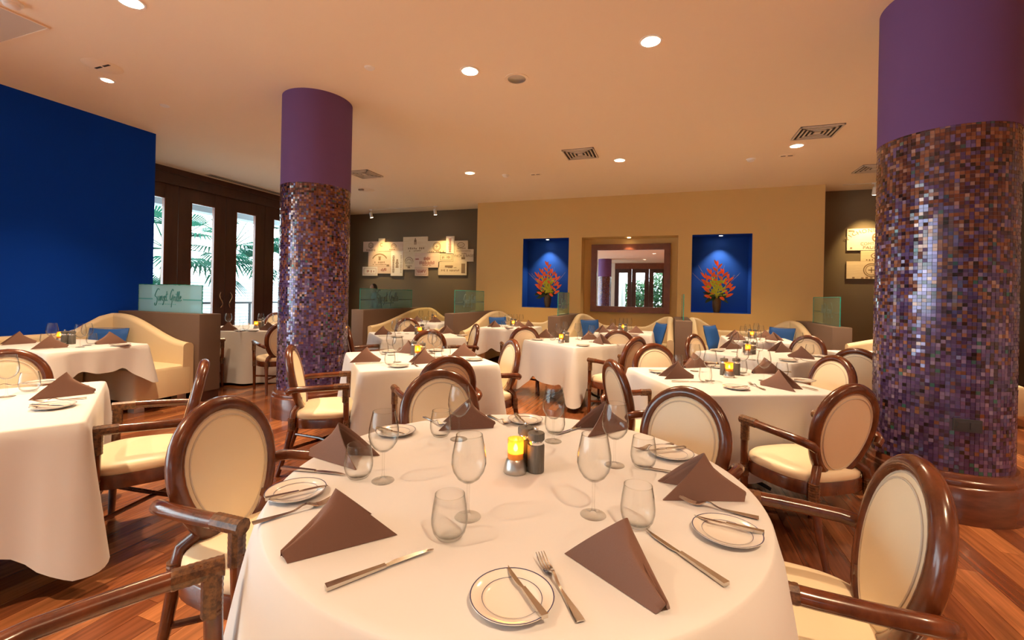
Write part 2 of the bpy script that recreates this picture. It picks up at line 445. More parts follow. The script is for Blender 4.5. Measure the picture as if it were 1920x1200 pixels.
# --- timber door walls
def door_leaf(name, label, w_, zt, pane_w, pz0, pz1, handle=0):
    """leaf in local x (width) / z, thickness along y, origin at the middle of the foot"""
    d = struct(bpy.data.objects.new(name, None)); COL.objects.link(d); d['label'] = label
    t = .05; s = (w_ - pane_w) / 2
    for sx in (-1, 1): MB().box((sx * (w_ / 2 - s / 2 - .002), 0, zt / 2), (s - .004, t, zt)).build('stile', 'door_wood', d, smooth=False)
    MB().box((0, 0, (pz1 + zt) / 2), (pane_w, t * .9, zt - pz1)).build('top_rail', 'door_wood', d, smooth=False)
    MB().box((0, 0, pz0 / 2), (pane_w, t * .9, pz0)).build('bottom_rail', 'door_wood', d, smooth=False)
    b = MB(); g = .018
    b.box((-pane_w / 2 + g / 2, 0, (pz0 + pz1) / 2), (g, t * 1.2, pz1 - pz0)).box((pane_w / 2 - g / 2, 0, (pz0 + pz1) / 2), (g, t * 1.2, pz1 - pz0))
    b.box((0, 0, pz1 - g / 2), (pane_w, t * 1.2, g)).box((0, 0, pz0 + g / 2), (pane_w, t * 1.2, g)).build('glazing_bead', 'frame_wood', d, smooth=False)
    MB().box((0, 0, (pz0 + pz1) / 2), (pane_w, .006, pz1 - pz0)).build('pane', 'window_glass', d, smooth=False)
    if handle:
        x0 = handle * (w_ / 2 - .10)
        p = [(x0 + .03 * math.sin(k / 10 * 2 * PI) * handle, -.06 - .02 * math.sin(k / 10 * PI), .98 + .30 * k / 10) for k in range(11)]
        b = MB().tube(p, [.006, .009, .012, .014, .015, .013, .011, .010, .009, .008, .006], 8)
        b.tube([(x0 - .01, -.02, 1.05), (x0, -.07, 1.05)], .006, 6).tube([(x0 + .01, -.02, 1.2), (x0, -.07, 1.2)], .006, 6).build('handle', 'steel', d)
    return d
LW = .9
zt = 3.2
for i in range(-1, 4):
    h = {0: -1, 1: 1}.get(i, 0)
    d = door_leaf('door_%d' % (i + 2), 'tall glazed timber terrace door leaf', LW, zt, .46, .34, 2.93, -h if h else 0)
    d.location = (XD - .03, 5.46 + LW * i + LW / 2, 0); d.rotation_euler.z = PI / 2
b = MB().span((XD - .12, YBE, zt), (XD + .02, YDK, ZC)).span((XD - .12, YBE, 0), (XD + .02, 4.56, zt)).span((XD - .12, 9.96 - .0, 0), (XD + .02, 9.97, zt)).span((XD - .12, 9.06, 0), (XD + .02, YDK, zt))
struct(b.build('wall_left_doors', 'door_wood', smooth=False))['label'] = 'dark timber surround of the terrace doors'
b = MB().span((XD + .02, YBE, zt - .03), (XD + .05, YDK, zt + .05)).span((XD + .02, YBE, ZC - .10), (XD + .045, YDK, ZC))
struct(b.build('trim_1', 'door_wood', smooth=False))
for k in range(6):
    d = door_leaf('door_%d' % (k + 6), 'glazed timber door reflected in the mirror', 1.02, 3.1, .54, .3, 2.88, 0)
    d.location = (-3.07 + 1.02 * k + .51, YF - .05, 0)
struct(MB().span((-3.07, YF - .14, 3.1), (3.05, YF, ZC)).build('wall_front_doors', 'frame_wood', smooth=False))['label'] = 'dark timber head above the mirrored doors'

# --- columns
COL_R = .36; TP = .0236; CZ0, CZ1 = .285, 2.49
NA = round(2 * PI * COL_R / TP); NR = round((CZ1 - CZ0) / TP)
def tile_geo(mb, a, z, rnd):
    """one tile in world orientation around the column axis"""
    r0, r1 = COL_R - .004, COL_R + rnd.uniform(.0, .0012)
    h, wd = TP * .46, TP * .46
    ca, sa = math.cos(a), math.sin(a)
    tx, tz = rnd.uniform(-.0008, .0008), rnd.uniform(-.0008, .0008)
    vs = []
    for rr in (r0, r1):
        for (u, v) in ((-1, -1), (1, -1), (1, 1), (-1, 1)):
            q = rr + (tx * u + tz * v if rr == r1 else 0)
            vs.append((q * ca - u * wd * sa, q * sa + u * wd * ca, z + v * h))
    mb.add(vs, [(4, 5, 6, 7), (0, 1, 5, 4), (1, 2, 6, 5), (2, 3, 7, 6), (3, 0, 4, 7)])
def column(loc, label, n_single, outlet=None):
    c = thing('mosaic_column', label, 'column', loc)
    MB().lathe([(COL_R - .003, CZ0 - .02), (COL_R - .003, CZ1)], 64).build('mosaic_bed', 'grout', c)
    MB().lathe([(0, CZ1 - .01), (COL_R + .004, CZ1 - .01), (COL_R + .004, CZ1), (COL_R + .002, CZ1 + .01), (COL_R + .002, ZC)], 64).build('painted_shaft', 'purple_paint', c)
    rb_ = COL_R + .055
    pr = [(COL_R, CZ0 + .012), (COL_R + .018, CZ0 + .010), (COL_R + .026, CZ0 - .004), (COL_R + .026, CZ0 - .02), (COL_R + .03, CZ0 - .025), (COL_R + .040, CZ0 - .030), (COL_R + .044, CZ0 - .045),
          (COL_R + .042, CZ0 - .058), (rb_ - .006, CZ0 - .062), (rb_, CZ0 - .07), (rb_, 0), (0, 0)]
    MB().lathe(pr, 64).build('wooden_plinth', 'base_wood', c)
    rnd = random.Random(int(abs(loc[0]) * 100)); allt = []
    toc = math.atan2(-loc[1], -loc[0])
    for i in range(NA):
        a = 2 * PI * i / NA
        for j in range(NR):
            z = CZ0 + .012 + (j + .5) * TP
            if z > CZ1 - .01: continue
            if outlet and abs((a - outlet[0] + PI) % (2 * PI) - PI) < outlet[2] / COL_R / 2 and abs(z - outlet[1]) < outlet[3] / 2: continue
            allt.append((a, z))
    f = lambda t: (abs((t[0] - toc + PI) % (2 * PI) - PI) * 1.0) ** 2 * 4 + (t[1] - CAM_H) ** 2 * .6
    allt.sort(key=f)
    if n_single:
        m1 = MB(); tile_geo(m1, 0, 0, random.Random(1)); tme = m1.mesh('tile', 'mosaic_tile', smooth=False)
        for a, z in allt[:n_single]:
            o = link('tile', tme, c, (rnd.uniform(-.0006, .0006), 0, z), a); o.rotation_euler.y = rnd.uniform(-.0006, .0006)
    m2 = MB()
    for a, z in allt[n_single:]: tile_geo(m2, a, z, rnd)
    o = m2.build('mosaic_tiles', 'mosaic_field', c, smooth=False); o['kind'] = 'stuff'
    if outlet:
        a, z, ww, hh = outlet
        b = MB().box((0, 0, 0), (.016, ww, hh)).box((.008, 0, .0), (.008, ww * .86, hh * .7))
        o = b.build('outlet_cover', 'outlet', c, smooth=False)
        o.location = ((COL_R + .006) * math.cos(a), (COL_R + .006) * math.sin(a), z); o.rotation_euler.z = a
        for s_ in (-1, 1): MB().box((.014, s_ * ww * .22, 0), (.006, ww * .3, hh * .5)).build('flap', 'outlet', o, smooth=False)
    return c
CR_, CL_ = (1.80, 3.88, 0), (-3.73, 3.93, 0)
column(CR_, 'purple topped mosaic column with a dark outlet cover, beside the square table', 295, (math.atan2(-3.88, -1.8) + .36, .60, .135, .075))
column(CL_, 'purple topped mosaic column near the palm view doors', 0, (math.atan2(-3.93, 3.73) - .55, .56, .135, .075))
column((-3.3, -5.6, 0), 'mosaic column reflected in the framed mirror', 0)

# --- ceiling fittings
def fit(name, label, cat, x, y, group=None, rz=0.0): return thing(name, label, cat, (x, y, ZC), rz, group)
DLL = ['recessed downlight above the square table by the outlet-cover column', 'recessed downlight above the square table by the palm-door column', 'recessed downlight between the palm-door column and the ceiling access panel',
       'small recessed downlight near the top of the blue wall', 'recessed downlight beside the diffuser near the outlet-cover column', 'recessed downlight in front of the mirror recess', 'recessed downlight in front of the first flower niche']
def downlight(x, y, r, label):
    t = fit('ceiling_downlight', label, 'downlight', x, y, 'recessed ceiling downlights')
    MB().lathe([(r - .002, .0), (r, -.005), (r + .017, -.005), (r + .018, 0)], 24).build('trim_ring', 'white_trim', t)
    MB().lathe([(r, -.002), (r * .93, .03), (r * .80, .07), (r * .62, .10)], 24).build('reflector', 'reflector', t)
    MB().lathe([(0, .10), (r * .62, .10)], 20).build('lens', 'lens_glow', t)
    ld = bpy.data.lights.new('downlight_lamp', 'AREA'); ld.shape = 'DISK'; ld.size = r * 1.15; ld.energy = DOWN_W * (r / .075); ld.color = LAMP_COL
    lo = bpy.data.objects.new('lamp', ld); COL.objects.link(lo); lo.parent = t; lo.location = (0, 0, .085)
for k, ((x, y), r) in enumerate(zip(DL, DL_R)):
    downlight(x, y, r, DLL[k] if k < 7 else 'recessed downlight in the part of the ceiling beyond the set tables')
def diffuser(x, y, s, label):
    t = fit('air_diffuser', label, 'vent', x, y, 'square ceiling air diffusers')
    MB().box((0, 0, -.001), (s, s, .002)).build('throat', 'vent_dark', t, smooth=False)
    for k in range(4):
        q = s * (1 - .21 * k); th = .018
        b = MB()
        for sx in (-1, 1):
            b.box((sx * (q / 2 - th / 2), 0, -.012), (th, q, .012)).box((0, sx * (q / 2 - th / 2), -.012), (q, th, .012))
        b.build('louvre', 'vent_metal', t, smooth=False)
    MB().box((0, 0, -.012), (s * .16, s * .16, .012)).build('centre_plate', 'vent_metal', t, smooth=False)
for px, py, lab in ((1088, 288, 'square ceiling diffuser above the mirror wall'), (1532, 247, 'square ceiling diffuser near the column with the outlet'), (684, 326, 'square ceiling diffuser by the palm door column'), (1640, 315, 'square ceiling diffuser half hidden behind the column with the outlet')):
    p = atz(px, py, ZC); diffuser(p.x, p.y, .46, lab)
p = atz(969, 148, ZC); t = fit('ceiling_speaker', 'round brushed ceiling speaker between the lamps', 'speaker', p.x, p.y)
MB().lathe([(.0, -.004), (.085, -.004), (.088, -.002)], 28).build('grille', 'brushed', t); MB().lathe([(.088, 0), (.09, -.006), (.118, -.005), (.12, 0)], 28).build('trim_ring', 'ceiling_paint', t)
p = atz(192, 124, ZC); t = fit('ceiling_slot_lamp', 'round painted ceiling plate with two slots', 'ceiling plate', p.x, p.y)
MB().lathe([(0, -.004), (.15, -.004), (.155, 0)], 28).build('plate', 'ceiling_paint', t)
for s in (-1, 1): MB().box((s * .06, 0, -.005), (.09, .02, .004)).build('slot', 'vent_dark', t, smooth=False)
for px, py, lab in ((1475, 292, 'small ceiling plate with twin slots beside the diffuser'), (1004, 327, 'tiny ceiling plate with twin slots above the flower niche')):
    p = atz(px, py, ZC); t = fit('ceiling_slot_lamp', lab, 'ceiling plate', p.x, p.y)
    MB().lathe([(0, -.003), (.10, -.003), (.104, 0)], 24).build('plate', 'ceiling_paint', t)
    for s in (-1, 1): MB().box((s * .045, 0, -.004), (.06, .022, .004)).build('slot', 'vent_dark', t, smooth=False)
for px, py, lab in ((1408, 298, 'white smoke detector by the ceiling diffuser'), (948, 328, 'white smoke detector above the flower niche'), (22, 4, 'white smoke detector above the blue wall')):
    p = atz(px, py, ZC); t = fit('smoke_detector', lab, 'detector', p.x, p.y)
    MB().lathe([(.065, 0), (.062, -.012), (.05, -.016)], 20).build('base', 'white_trim', t)
    MB().lathe([(.05, -.016), (.046, -.034), (.03, -.042), (0, -.043)], 20).build('sensor', 'white_trim', t)
for px, py, lab in ((693, 127, 'small round cap on the ceiling near the column'), (309, 198, 'small white cap on the ceiling above the blue wall edge')):
    p = atz(px, py, ZC); tag(MB().lathe([(0, -.012), (.04, -.01), (.05, 0)], 20).build('sprinkler_cap', 'white_trim'), lab, 'sprinkler').location = (p.x, p.y, ZC)
t = thing('access_panel', 'large flush ceiling access panel above the blue wall', 'hatch', (-5.45, 1.83, ZC))
MB().box((0, 0, -.004), (1.25, .62, .008)).build('panel', 'hatch_paint', t, smooth=False)
MB().box((0, .30, -.006), (1.29, .012, .012)).box((0, -.30, -.006), (1.29, .012, .012)).box((.64, 0, -.006), (.012, .62, .012)).box((-.64, 0, -.006), (.012, .62, .012)).build('edge_frame', 'ceiling_paint', t, smooth=False)
t = thing('linear_diffuser', 'long slot air diffuser above the palm doors', 'vent', (-8.03, 6.75, ZC))
MB().box((0, 0, -.004), (.16, 1.9, .008)).build('frame', 'vent_metal', t, smooth=False)
for k in range(3): MB().box((-.05 + .05 * k, 0, -.009), (.02, 1.84, .004)).build('slot', 'vent_dark', t, smooth=False)
p = atz(683, 356, ZC); t = fit('ceiling_projector_plate', 'round ceiling disc with a small dark sensor', 'ceiling plate', p.x, p.y)
MB().lathe([(0, -.005), (.2, -.005), (.21, 0)], 28).build('disc', 'ceiling_paint', t); MB().box((0, -.1, -.02), (.10, .05, .03)).build('sensor', 'twig', t, smooth=False)
# --- track spots washing the crates
def spot(x, y, aim, label, e=60):
    t = thing('track_spot', label, 'spotlight', (x, y, ZC), 0, 'track spotlights on the taupe walls')
    MB().box((0, 0, -.012), (.09, .035, .024)).build('adapter', 'white_trim', t, smooth=False)
    MB().tube([(0, 0, -.02), (0, 0, -.09)], .008, 8).build('stem', 'white_trim', t)
    d = (Vector(aim) - Vector((x, y, ZC - .14))).normalized(); c = Vector((0, 0, -.14)); a = c - d * .07; q = c + d * .07
    MB().tube([a, a + d * .02, q - d * .02, q], [.028, .036, .038, .040], 14).build('head', 'white_trim', t)
    MB().tube([q, q + d * .003], .034, 14).build('lens', 'lens_glow', t)
    ld = bpy.data.lights.new('track_lamp', 'SPOT'); ld.energy = e; ld.spot_size = 1.15; ld.spot_blend = .85; ld.color = (1.0, .70, .28); ld.shadow_soft_size = .03
    lo = bpy.data.objects.new('lamp', ld); COL.objects.link(lo); lo.parent = t; lo.location = c + d * .085; lo.rotation_euler = d.to_track_quat('-Z', 'Y').to_euler()
ty = 9.42
spot(-7.17, ty, (-7.0, YDK, 1.30), 'white track spotlight over the crate panels nearest the palm doors', 42)
spot(-5.32, ty, (-5.3, YDK, 1.30), 'white track spotlight over the crate panels nearest the beige wall', 42)
spot(3.42, ty, (3.5, YDK, 2.1), 'white track spotlight beside the column with the outlet', 42)
t = thing('light_track', 'thin white lighting track before the taupe crate wall', 'track', (-6.25, ty, ZC)); MB().box((0, .02, -.006), (1.9, .012, .012)).build('rail', 'vent_metal', t, smooth=False)
t = thing('light_track', 'thin white lighting track before the small crate panels', 'track', (3.5, ty, ZC)); MB().box((0, .02, -.006), (1.1, .012, .012)).build('rail', 'vent_metal', t, smooth=False)

# --- mirror
m0, m1 = (-1.572, 1.026), (.060, 2.487)
mi = thing('wall_mirror', 'large mirror in a mahogany frame in the beige wall recess', 'mirror', ((m0[0] + m1[0]) / 2, YB + .368, m0[1]))
mw, mh, fw_ = m1[0] - m0[0], m1[1] - m0[1], .125
for s, nm in ((-1, 'frame_stile'), (1, 'frame_stile')): MB().box((s * (mw / 2 - fw_ / 2), -.03, mh / 2), (fw_, .06, mh)).build(nm, 'frame_wood', mi, smooth=False)
for z in (fw_ / 2, mh - fw_ / 2): MB().box((0, -.03, z), (mw - 2 * fw_, .058, fw_)).build('frame_rail', 'frame_wood', mi, smooth=False)
MB().box((0, -.012, mh / 2), (mw - 2 * fw_ + .01, .006, mh - 2 * fw_ + .01)).build('mirror_pane', 'mirror_glass', mi, smooth=False)

# --- small lamps in recess and niches
def niche_lamp(x, label, e):
    t = thing('niche_downlight', label, 'downlight', (x, YB + .17, NZ1 - .006), 0, 'small lamps in the wall recesses')
    MB().lathe([(.03, 0), (.034, -.006), (.045, -.005), (.046, 0)], 20).build('trim_ring', 'white_trim', t); MB().lathe([(0, -.003), (.03, -.003)], 18).build('lens', 'lens_glow', t)
    ld = bpy.data.lights.new('niche_lamp', 'SPOT'); ld.energy = e; ld.spot_size = 1.5; ld.spot_blend = .6; ld.color = (1, .80, .55); ld.shadow_soft_size = .025
    lo = bpy.data.objects.new('lamp', ld); COL.objects.link(lo); lo.parent = t; lo.location = (0, 0, -.012)
niche_lamp(-2.53, 'small lamp in the flower niche next to the crate wall', 26)
niche_lamp(.98, 'small lamp in the flower niche next to the plain beige wall', 26)
niche_lamp(-.77, 'small lamp above the framed mirror', 12)
# ================================================================== CHAIRS
TILT = math.radians(12)
def bp(p, q, off=0.0):
    """point on the tilted plane of the chair back"""
    return Vector((p, -.235 - q * math.sin(TILT) + off * math.cos(TILT), .665 + q * math.cos(TILT) + off * math.sin(TILT)))
def egg(t, k=1.0):
    s = math.sin(t); f = 1 - .24 * ((1 - s) / 2) ** 1.3
    return (.208 * k * math.cos(t) * f, 0.246 * k * s if k == 1 else .246 * s * (1 - (1 - k) * .9))
BN = Vector((0, math.cos(TILT), math.sin(TILT)))
def make_chair():
    t = thing('oval_back_armchair', 'x', 'chair')
    N = 44
    path = [bp(*egg(2 * PI * k / N)) for k in range(N)]
    MB().tube(path, .029, 12, True, ry=.027, upv=BN).build('back_frame', 'chair_wood', t, ang=80)
    # upholstered panel, domed on both faces
    vs, fs = [], []; rings = [1.0, .93, .84, .6, .3]
    hgt = [.010, .019, .022, .026, .028]
    for sgn in (1, -1):
        base = len(vs)
        for r, h in zip(rings, hgt):
            for k in range(N):
                p, q = egg(2 * PI * k / N, .90); vs.append(bp(p * r, q * r, sgn * h))
        vs.append(bp(0, 0, sgn * .028)); c = len(vs) - 1
        for i in range(len(rings) - 1):
            for k in range(N):
                f = (base + i * N + k, base + i * N + (k + 1) % N, base + (i + 1) * N + (k + 1) % N, base + (i + 1) * N + k)
                fs.append(f if sgn < 0 else f[::-1])
        for k in range(N):
            f = (base + 4 * N + k, base + 4 * N + (k + 1) % N, c); fs.append(f if sgn < 0 else f[::-1])
    pan = MB().add(vs, fs).build('back_cushion', 'leather', t, ang=70)
    pm = MB()
    for sgn in (1, -1):
        for r in (.985, .90):
            pm.tube([bp(egg(2 * PI * k / N, .90)[0] * r, egg(2 * PI * k / N, .90)[1] * r, sgn * (.014 if r > .95 else .0205)) for k in range(N)], .0035, 6, True)
    pm.build('piping', 'piping', pan)
    # seat
    def outline(k, n=40):
        pts = []
        for i in range(n):
            a = 2 * PI * i / n; c, s = math.cos(a), math.sin(a)
            e = 2 / 3.2
            xx = .262 * k * math.copysign(abs(c) ** e, c); yy = .222 * k * math.copysign(abs(s) ** e, s) - .023
            xx *= 1 + .30 * yy / .5 * .55
            if yy > 0: yy += .02 * (1 - (xx / .27) ** 2)
            pts.append((xx, yy))
        return pts
    n = 40; vs, fs = [], []
    for k, z in ((1.0, .345), (1.0, .405), (.985, .412), (.93, .412)):
        vs += [(x, y, z) for x, y in outline(k)]
    for j in range(3):
        for i in range(n): fs.append((j * n + i, j * n + (i + 1) % n, (j + 1) * n + (i + 1) % n, (j + 1) * n + i))
    fs.append(tuple(range(n - 1, -1, -1))); fs.append(tuple(range(3 * n, 4 * n)))
    MB().add(vs, fs).build('seat_rail', 'chair_wood', t)
    vs, fs = [], []; R = [(.955, .412), (.975, .428), (.965, .446), (.91, .459), (.78, .469), (.5, .476), (.2, .478)]
    for k, z in R: vs += [(x, y, z) for x, y in outline(k)]
    for j in range(len(R) - 1):
        for i in range(n): fs.append((j * n + i, j * n + (i + 1) % n, (j + 1) * n + (i + 1) % n, (j + 1) * n + i))
    fs.append(tuple(range(n - 1, -1, -1))); fs.append(tuple((len(R) - 1) * n + i for i in range(n)))
    MB().add(vs, fs).build('seat', 'leather', t, ang=70)
    for s in (-1, 1):
        p0, q0 = egg(PI * 1.5 + s * .80)
        a = bp(p0, q0)
        pts = [a + Vector((s * .004, 0, .05)), a, Vector((s * .172, -.232, .455)), Vector((s * .186, -.232, .40)), Vector((s * .186, -.24, .34)), Vector((s * .19, -.275, .17)), Vector((s * .195, -.325, 0))]
        lg = MB().tube(pts, [.020, .023, .022, .023, .022, .019, .0155], 10).build('rear_leg', 'chair_wood', t, ang=80)
        MB().tube([(s * .186, -.238, .325 + .007 * i) for i in range(14)], [.0245 + .0018 * (i % 2) for i in range(14)], 10).build('rattan_wrap', 'rattan', lg, ang=20)
        fl_ = MB().tube([(s * .272, .130, .641), (s * .272, .135, .59), (s * .268, .138, .45), (s * .262, .142, .33), (s * .255, .150, 0)], [.020, .021, .021, .021, .016], 10).build('front_leg', 'chair_wood', t, ang=80)
        MB().tube([(s * .262, .142, .318 + .007 * i) for i in range(13)], [.0235 + .0018 * (i % 2) for i in range(13)], 10).build('rattan_wrap', 'rattan', fl_, ang=20)
        pa = [(s * .205, -.262, .598), (s * .228, -.258, .618), (s * .250, -.232, .631), (s * .262, -.18, .637), (s * .270, -.09, .641), (s * .275, .02, .645), (s * .273, .10, .648), (s * .272, .153, .648)]
        ar = MB().tube(pa, [.018, .023, .0235, .023, .0225, .0225, .0225, .021], 12).build('arm', 'chair_wood', t, ang=80)
        w1 = [(s * .2735, .050 + .0072 * i, .6465) for i in range(16)]
        b = MB().tube(w1, [.0245 + .0013 * (i % 2) for i in range(16)], 10)
        b.tube([(s * .272, 0.133, .651 - .0075 * i) for i in range(17)], [.0235 + .0013 * (i % 2) for i in range(17)], 10).build('rattan_wrap', 'rattan', ar, ang=20)
    MB().tube([(-.25, .142, .185), (0, -.065, .185), (.192, -.275, .185)], .012, 8).build('stretcher', 'chair_wood', t)
    MB().tube([(.25, .142, .187), (0, -.065, .197), (-.192, -.275, .187)], .012, 8).build('stretcher', 'chair_wood', t)
    return t
CHAIR0 = make_chair(); chair_used = [False]
def chair(x, y, face, label, group=None):
    """x, y: seat middle; face: direction vector the sitter looks in"""
    if not chair_used[0]: c = CHAIR0; chair_used[0] = True
    else: c = copy_tree(CHAIR0)
    c.location = (x, y, 0); c.rotation_euler.z = math.atan2(face[1], face[0]) - PI / 2
    c['label'] = label
    if group: c['group'] = group
    return c
def chair_top(px, py, face, label, dz=.925, group=None):
    """place a chair by the pixel of the top of its back"""
    p = atz(px, py, dz); f = Vector(face).normalized()
    q = Vector((p.x, p.y)) + f * .285
    return chair(q.x, q.y, f, label, group)

# ================================================================== TABLES AND CLOTHS
TZ = .75
def rsquare(a, r, n_edge=26, n_c=7):
    pts = []
    for q in range(4):
        ang = PI / 2 * q
        for k in range(n_c):
            t = ang + PI / 2 * (k + .5) / n_c
            cx, cy = [(a - r, a - r), (-a + r, a - r), (-a + r, -a + r), (a - r, -a + r)][q]
            pts.append((cx + r * math.cos(t), cy + r * math.sin(t)))
        ex, ey = [(-1, 0), (0, -1), (1, 0), (0, 1)][q]
        sx, sy = [(a - r, a), (-a, a - r), (-a + r, -a), (a, -a + r)][q]
        for k in range(n_edge):
            t = (k + .5) / n_edge * (2 * a - 2 * r); pts.append((sx + ex * t, sy + ey * t))
    return pts
def cloth_mesh(shape, a, b, drop, corner, seed, rows=14, folds=1.0):
    """cloth over a (square a x b half sizes | round radius a) table top; drop = hang of the edges, corner = extra hang of the corners"""
    rnd = random.Random(seed)
    if shape == 'square':
        per = [(x, y * b / a) for x, y in rsquare(a, .035)]
    else:
        per = [(a * math.cos(2 * PI * k / 150), a * math.sin(2 * PI * k / 150)) for k in range(150)]
    n = len(per); vs, fs = [], []
    ph = [rnd.uniform(0, 6.28) for _ in range(6)]
    info = []
    for i, (x, y) in enumerate(per):
        nx, ny = x - per[i - 1][0], y - per[i - 1][1]
        x2, y2 = per[(i + 1) % n]; tx, ty = x2 - per[i - 1][0], y2 - per[i - 1][1]
        L = math.hypot(tx, ty); nrm = (ty / L, -tx / L)
        if nrm[0] * x + nrm[1] * y < 0: nrm = (-nrm[0], -nrm[1])
        if shape == 'square':
            dc = math.hypot(a - abs(x), b - abs(y)); c = max(0, 1 - dc / .24); side = dc
        else:
            c = 0; side = .5
        info.append((nrm, c, side))
    rad = (0.0, .4, .75, .96)
    for k in rad:
        for (x, y) in per: vs.append((x * k, y * k, 0))
    edge = [(1.0 - .003 / a, -.0005), (1.0, -.003), (1.0 + .004 / a, -.009)]
    for k, z in edge:
        for (x, y) in per: vs.append((x * k, y * k, z))
    ang = 0
    for j in range(1, rows + 1):
        k = j / rows
        for i, (x, y) in enumerate(per):
            (nx, ny), c, side = info[i]
            s = i / n * 2 * PI
            if shape == 'square':
                d = drop + corner * c ** 1.2 + .012 * math.sin(3 * s + ph[0]) - folds * .035 * math.exp(-((side - .25) / .07) ** 2)
                o = .006 + k * (.018 + .075 * c ** 1.4) + folds * k * (.012 * math.sin(9 * s + ph[1]) + .009 * math.sin(17 * s + ph[2])) * (1 - c)
                o -= folds * k ** .8 * .060 * math.exp(-((side - .22) / .065) ** 2)
            else:
                d = drop + .015 * math.sin(4 * s + ph[0])
                o = .006 + k ** .75 * (.085 + folds * (.040 * math.sin(9 * s + ph[1]) + .018 * math.sin(16 * s + ph[2]))) 
            o = max(o, .004)
            vs.append((x * (1 + .004 / a) + nx * o, y * (1 + .004 / a) + ny * o, -.009 - k * d))
    tot = len(rad) + len(edge) + rows
    for j in range(tot - 1):
        for i in range(n):
            q = (j * n + i, j * n + (i + 1) % n, (j + 1) * n + (i + 1) % n, (j + 1) * n + i)
            fs.append(q[::-1] if True else q)
    return MB().add(vs, fs)
def square_table(cx, cy, rz, a, b, cloth_label, table_label, drop, corner, seed, base='iron', mat_='linen', folds=1.0):
    t = thing('dining_table', table_label, 'table', (cx, cy, 0), rz)
    MB().box((0, 0, TZ - .025), (2 * a - .02, 2 * b - .02, .036)).build('tabletop', 'dark_table', t, smooth=False)
    MB().lathe([(.035, .05), (.03, .35), (.035, TZ - .05)], 14).build('pedestal', 'dark_table', t)
    for k in range(4):
        q = PI / 4 + PI / 2 * k; c, s = math.cos(q), math.sin(q)
        MB().tube([(.03 * c, .03 * s, .38), (.10 * c, .10 * s, .16), (.22 * c, .22 * s, .06), (.34 * c, .34 * s, .015)], [.014, .016, .016, .013], 8).build('curved_foot', 'dark_table', t)
    o = cloth_mesh('square', a, b, drop, corner, seed, folds=folds).build('tablecloth', mat_)
    o.location = (cx, cy, TZ); o.rotation_euler.z = rz
    tag(o, cloth_label, 'tablecloth')
    return o
def round_table(cx, cy, r, cloth_label, table_label, drop, seed, folds=1.0):
    t = thing('round_dining_table', table_label, 'table', (cx, cy, 0))
    MB().lathe([(0, TZ - .045), (r - .015, TZ - .045), (r - .01, TZ - .03), (r - .012, TZ - .006), (0, TZ - .006)], 64).build('tabletop', 'dark_table', t)
    MB().lathe([(.05, .05), (.04, .35), (.05, TZ - .045)], 16).build('pedestal', 'dark_table', t)
    for k in range(4):
        q = PI / 4 + PI / 2 * k; c, s = math.cos(q), math.sin(q)
        MB().tube([(.03 * c, .03 * s, .38), (.12 * c, .12 * s, .16), (.26 * c, .26 * s, .06), (.40 * c, .40 * s, .016)], [.016, .018, .018, .015], 8).build('curved_foot', 'dark_table', t)
    o = cloth_mesh('round', r, r, drop, 0, seed, folds=folds).build('tablecloth', 'linen')
    o.location = (cx, cy, TZ)
    tag(o, cloth_label, 'tablecloth')
    return o
TBL = {
 'T1': 'the large round table', 'T2': 'the square table before the blue wall', 'T3': 'the booth table against the blue wall',
 'T4': 'the square table by the palm-door column', 'T5': 'the square table by the outlet-cover column', 'T6': 'the square table facing the mirror',
 'T7': 'the square table before the end booth', 'T8': 'the square table before the crate wall', 'T9': 'the first-niche booth table',
 'T10': 'the mirror booth table', 'T11': 'the end booth table', 'T12': 'the round table by the palm doors', 'T13': 'the booth table under the crate panels',
 'T14': 'the table behind the outlet-cover column'}
def cl(k, how): return 'white linen cloth ' + how + ' ' + TBL[k], 'pedestal dining table under the cloth of ' + TBL[k]
c_, t_ = cl('T1', 'hanging in folds over'); round_table(-.4616, 1.3964, .742, c_, t_, .60, 1, 1.0)
R45 = math.radians
c_, t_ = cl('T2', 'hanging low at the corner of'); square_table(-3.18, 1.035, math.atan2(.52, -.85), .555, .555, c_, t_, .53, .13, 2)
c_, t_ = cl('T3', 'with a short drop over'); square_table(-5.69, 2.70, R45(3), .53, .42, c_, t_, .24, .16, 3)
c_, t_ = cl('T4', 'draped over'); square_table(-2.165, 3.565, R45(45), .575, .575, c_, t_, .47, .06, 4)
c_, t_ = cl('T5', 'draped over'); square_table(.40, 3.66, R45(26.2), .53, .53, c_, t_, .53, .06, 5)
c_, t_ = cl('T6', 'with a long hanging corner over'); square_table(-1.11, 5.80, R45(54), .51, .51, c_, t_, .49, .20, 6)
c_, t_ = cl('T7', 'draped over'); square_table(1.03, 5.55, R45(52), .51, .51, c_, t_, .45, .08, 7)
c_, t_ = cl('T8', 'draped over'); square_table(-3.395, 5.52, R45(46), .56, .56, c_, t_, .50, .06, 8)
c_, t_ = cl('T9', 'in loose folds over'); square_table(-2.74, 7.82, 0, .46, .46, c_, t_, .40, .08, 9, folds=1.6)
c_, t_ = cl('T10', 'draped over'); square_table(-.68, 7.88, 0, .46, .46, c_, t_, .38, .08, 10)
c_, t_ = cl('T11', 'draped over'); square_table(1.32, 7.60, 0, .46, .46, c_, t_, .38, .08, 11)
c_, t_ = cl('T12', 'falling to the floor around'); round_table(-6.05, 5.28, .76, c_, t_, .715, 12, 1.0)
c_, t_ = cl('T13', 'draped over'); square_table(-4.68, 8.12, 0, .46, .46, c_, t_, .38, .08, 13)
c_, t_ = cl('T14', 'draped over'); square_table(2.42, 6.15, R45(20), .46, .46, c_, t_, .40, .08, 14)

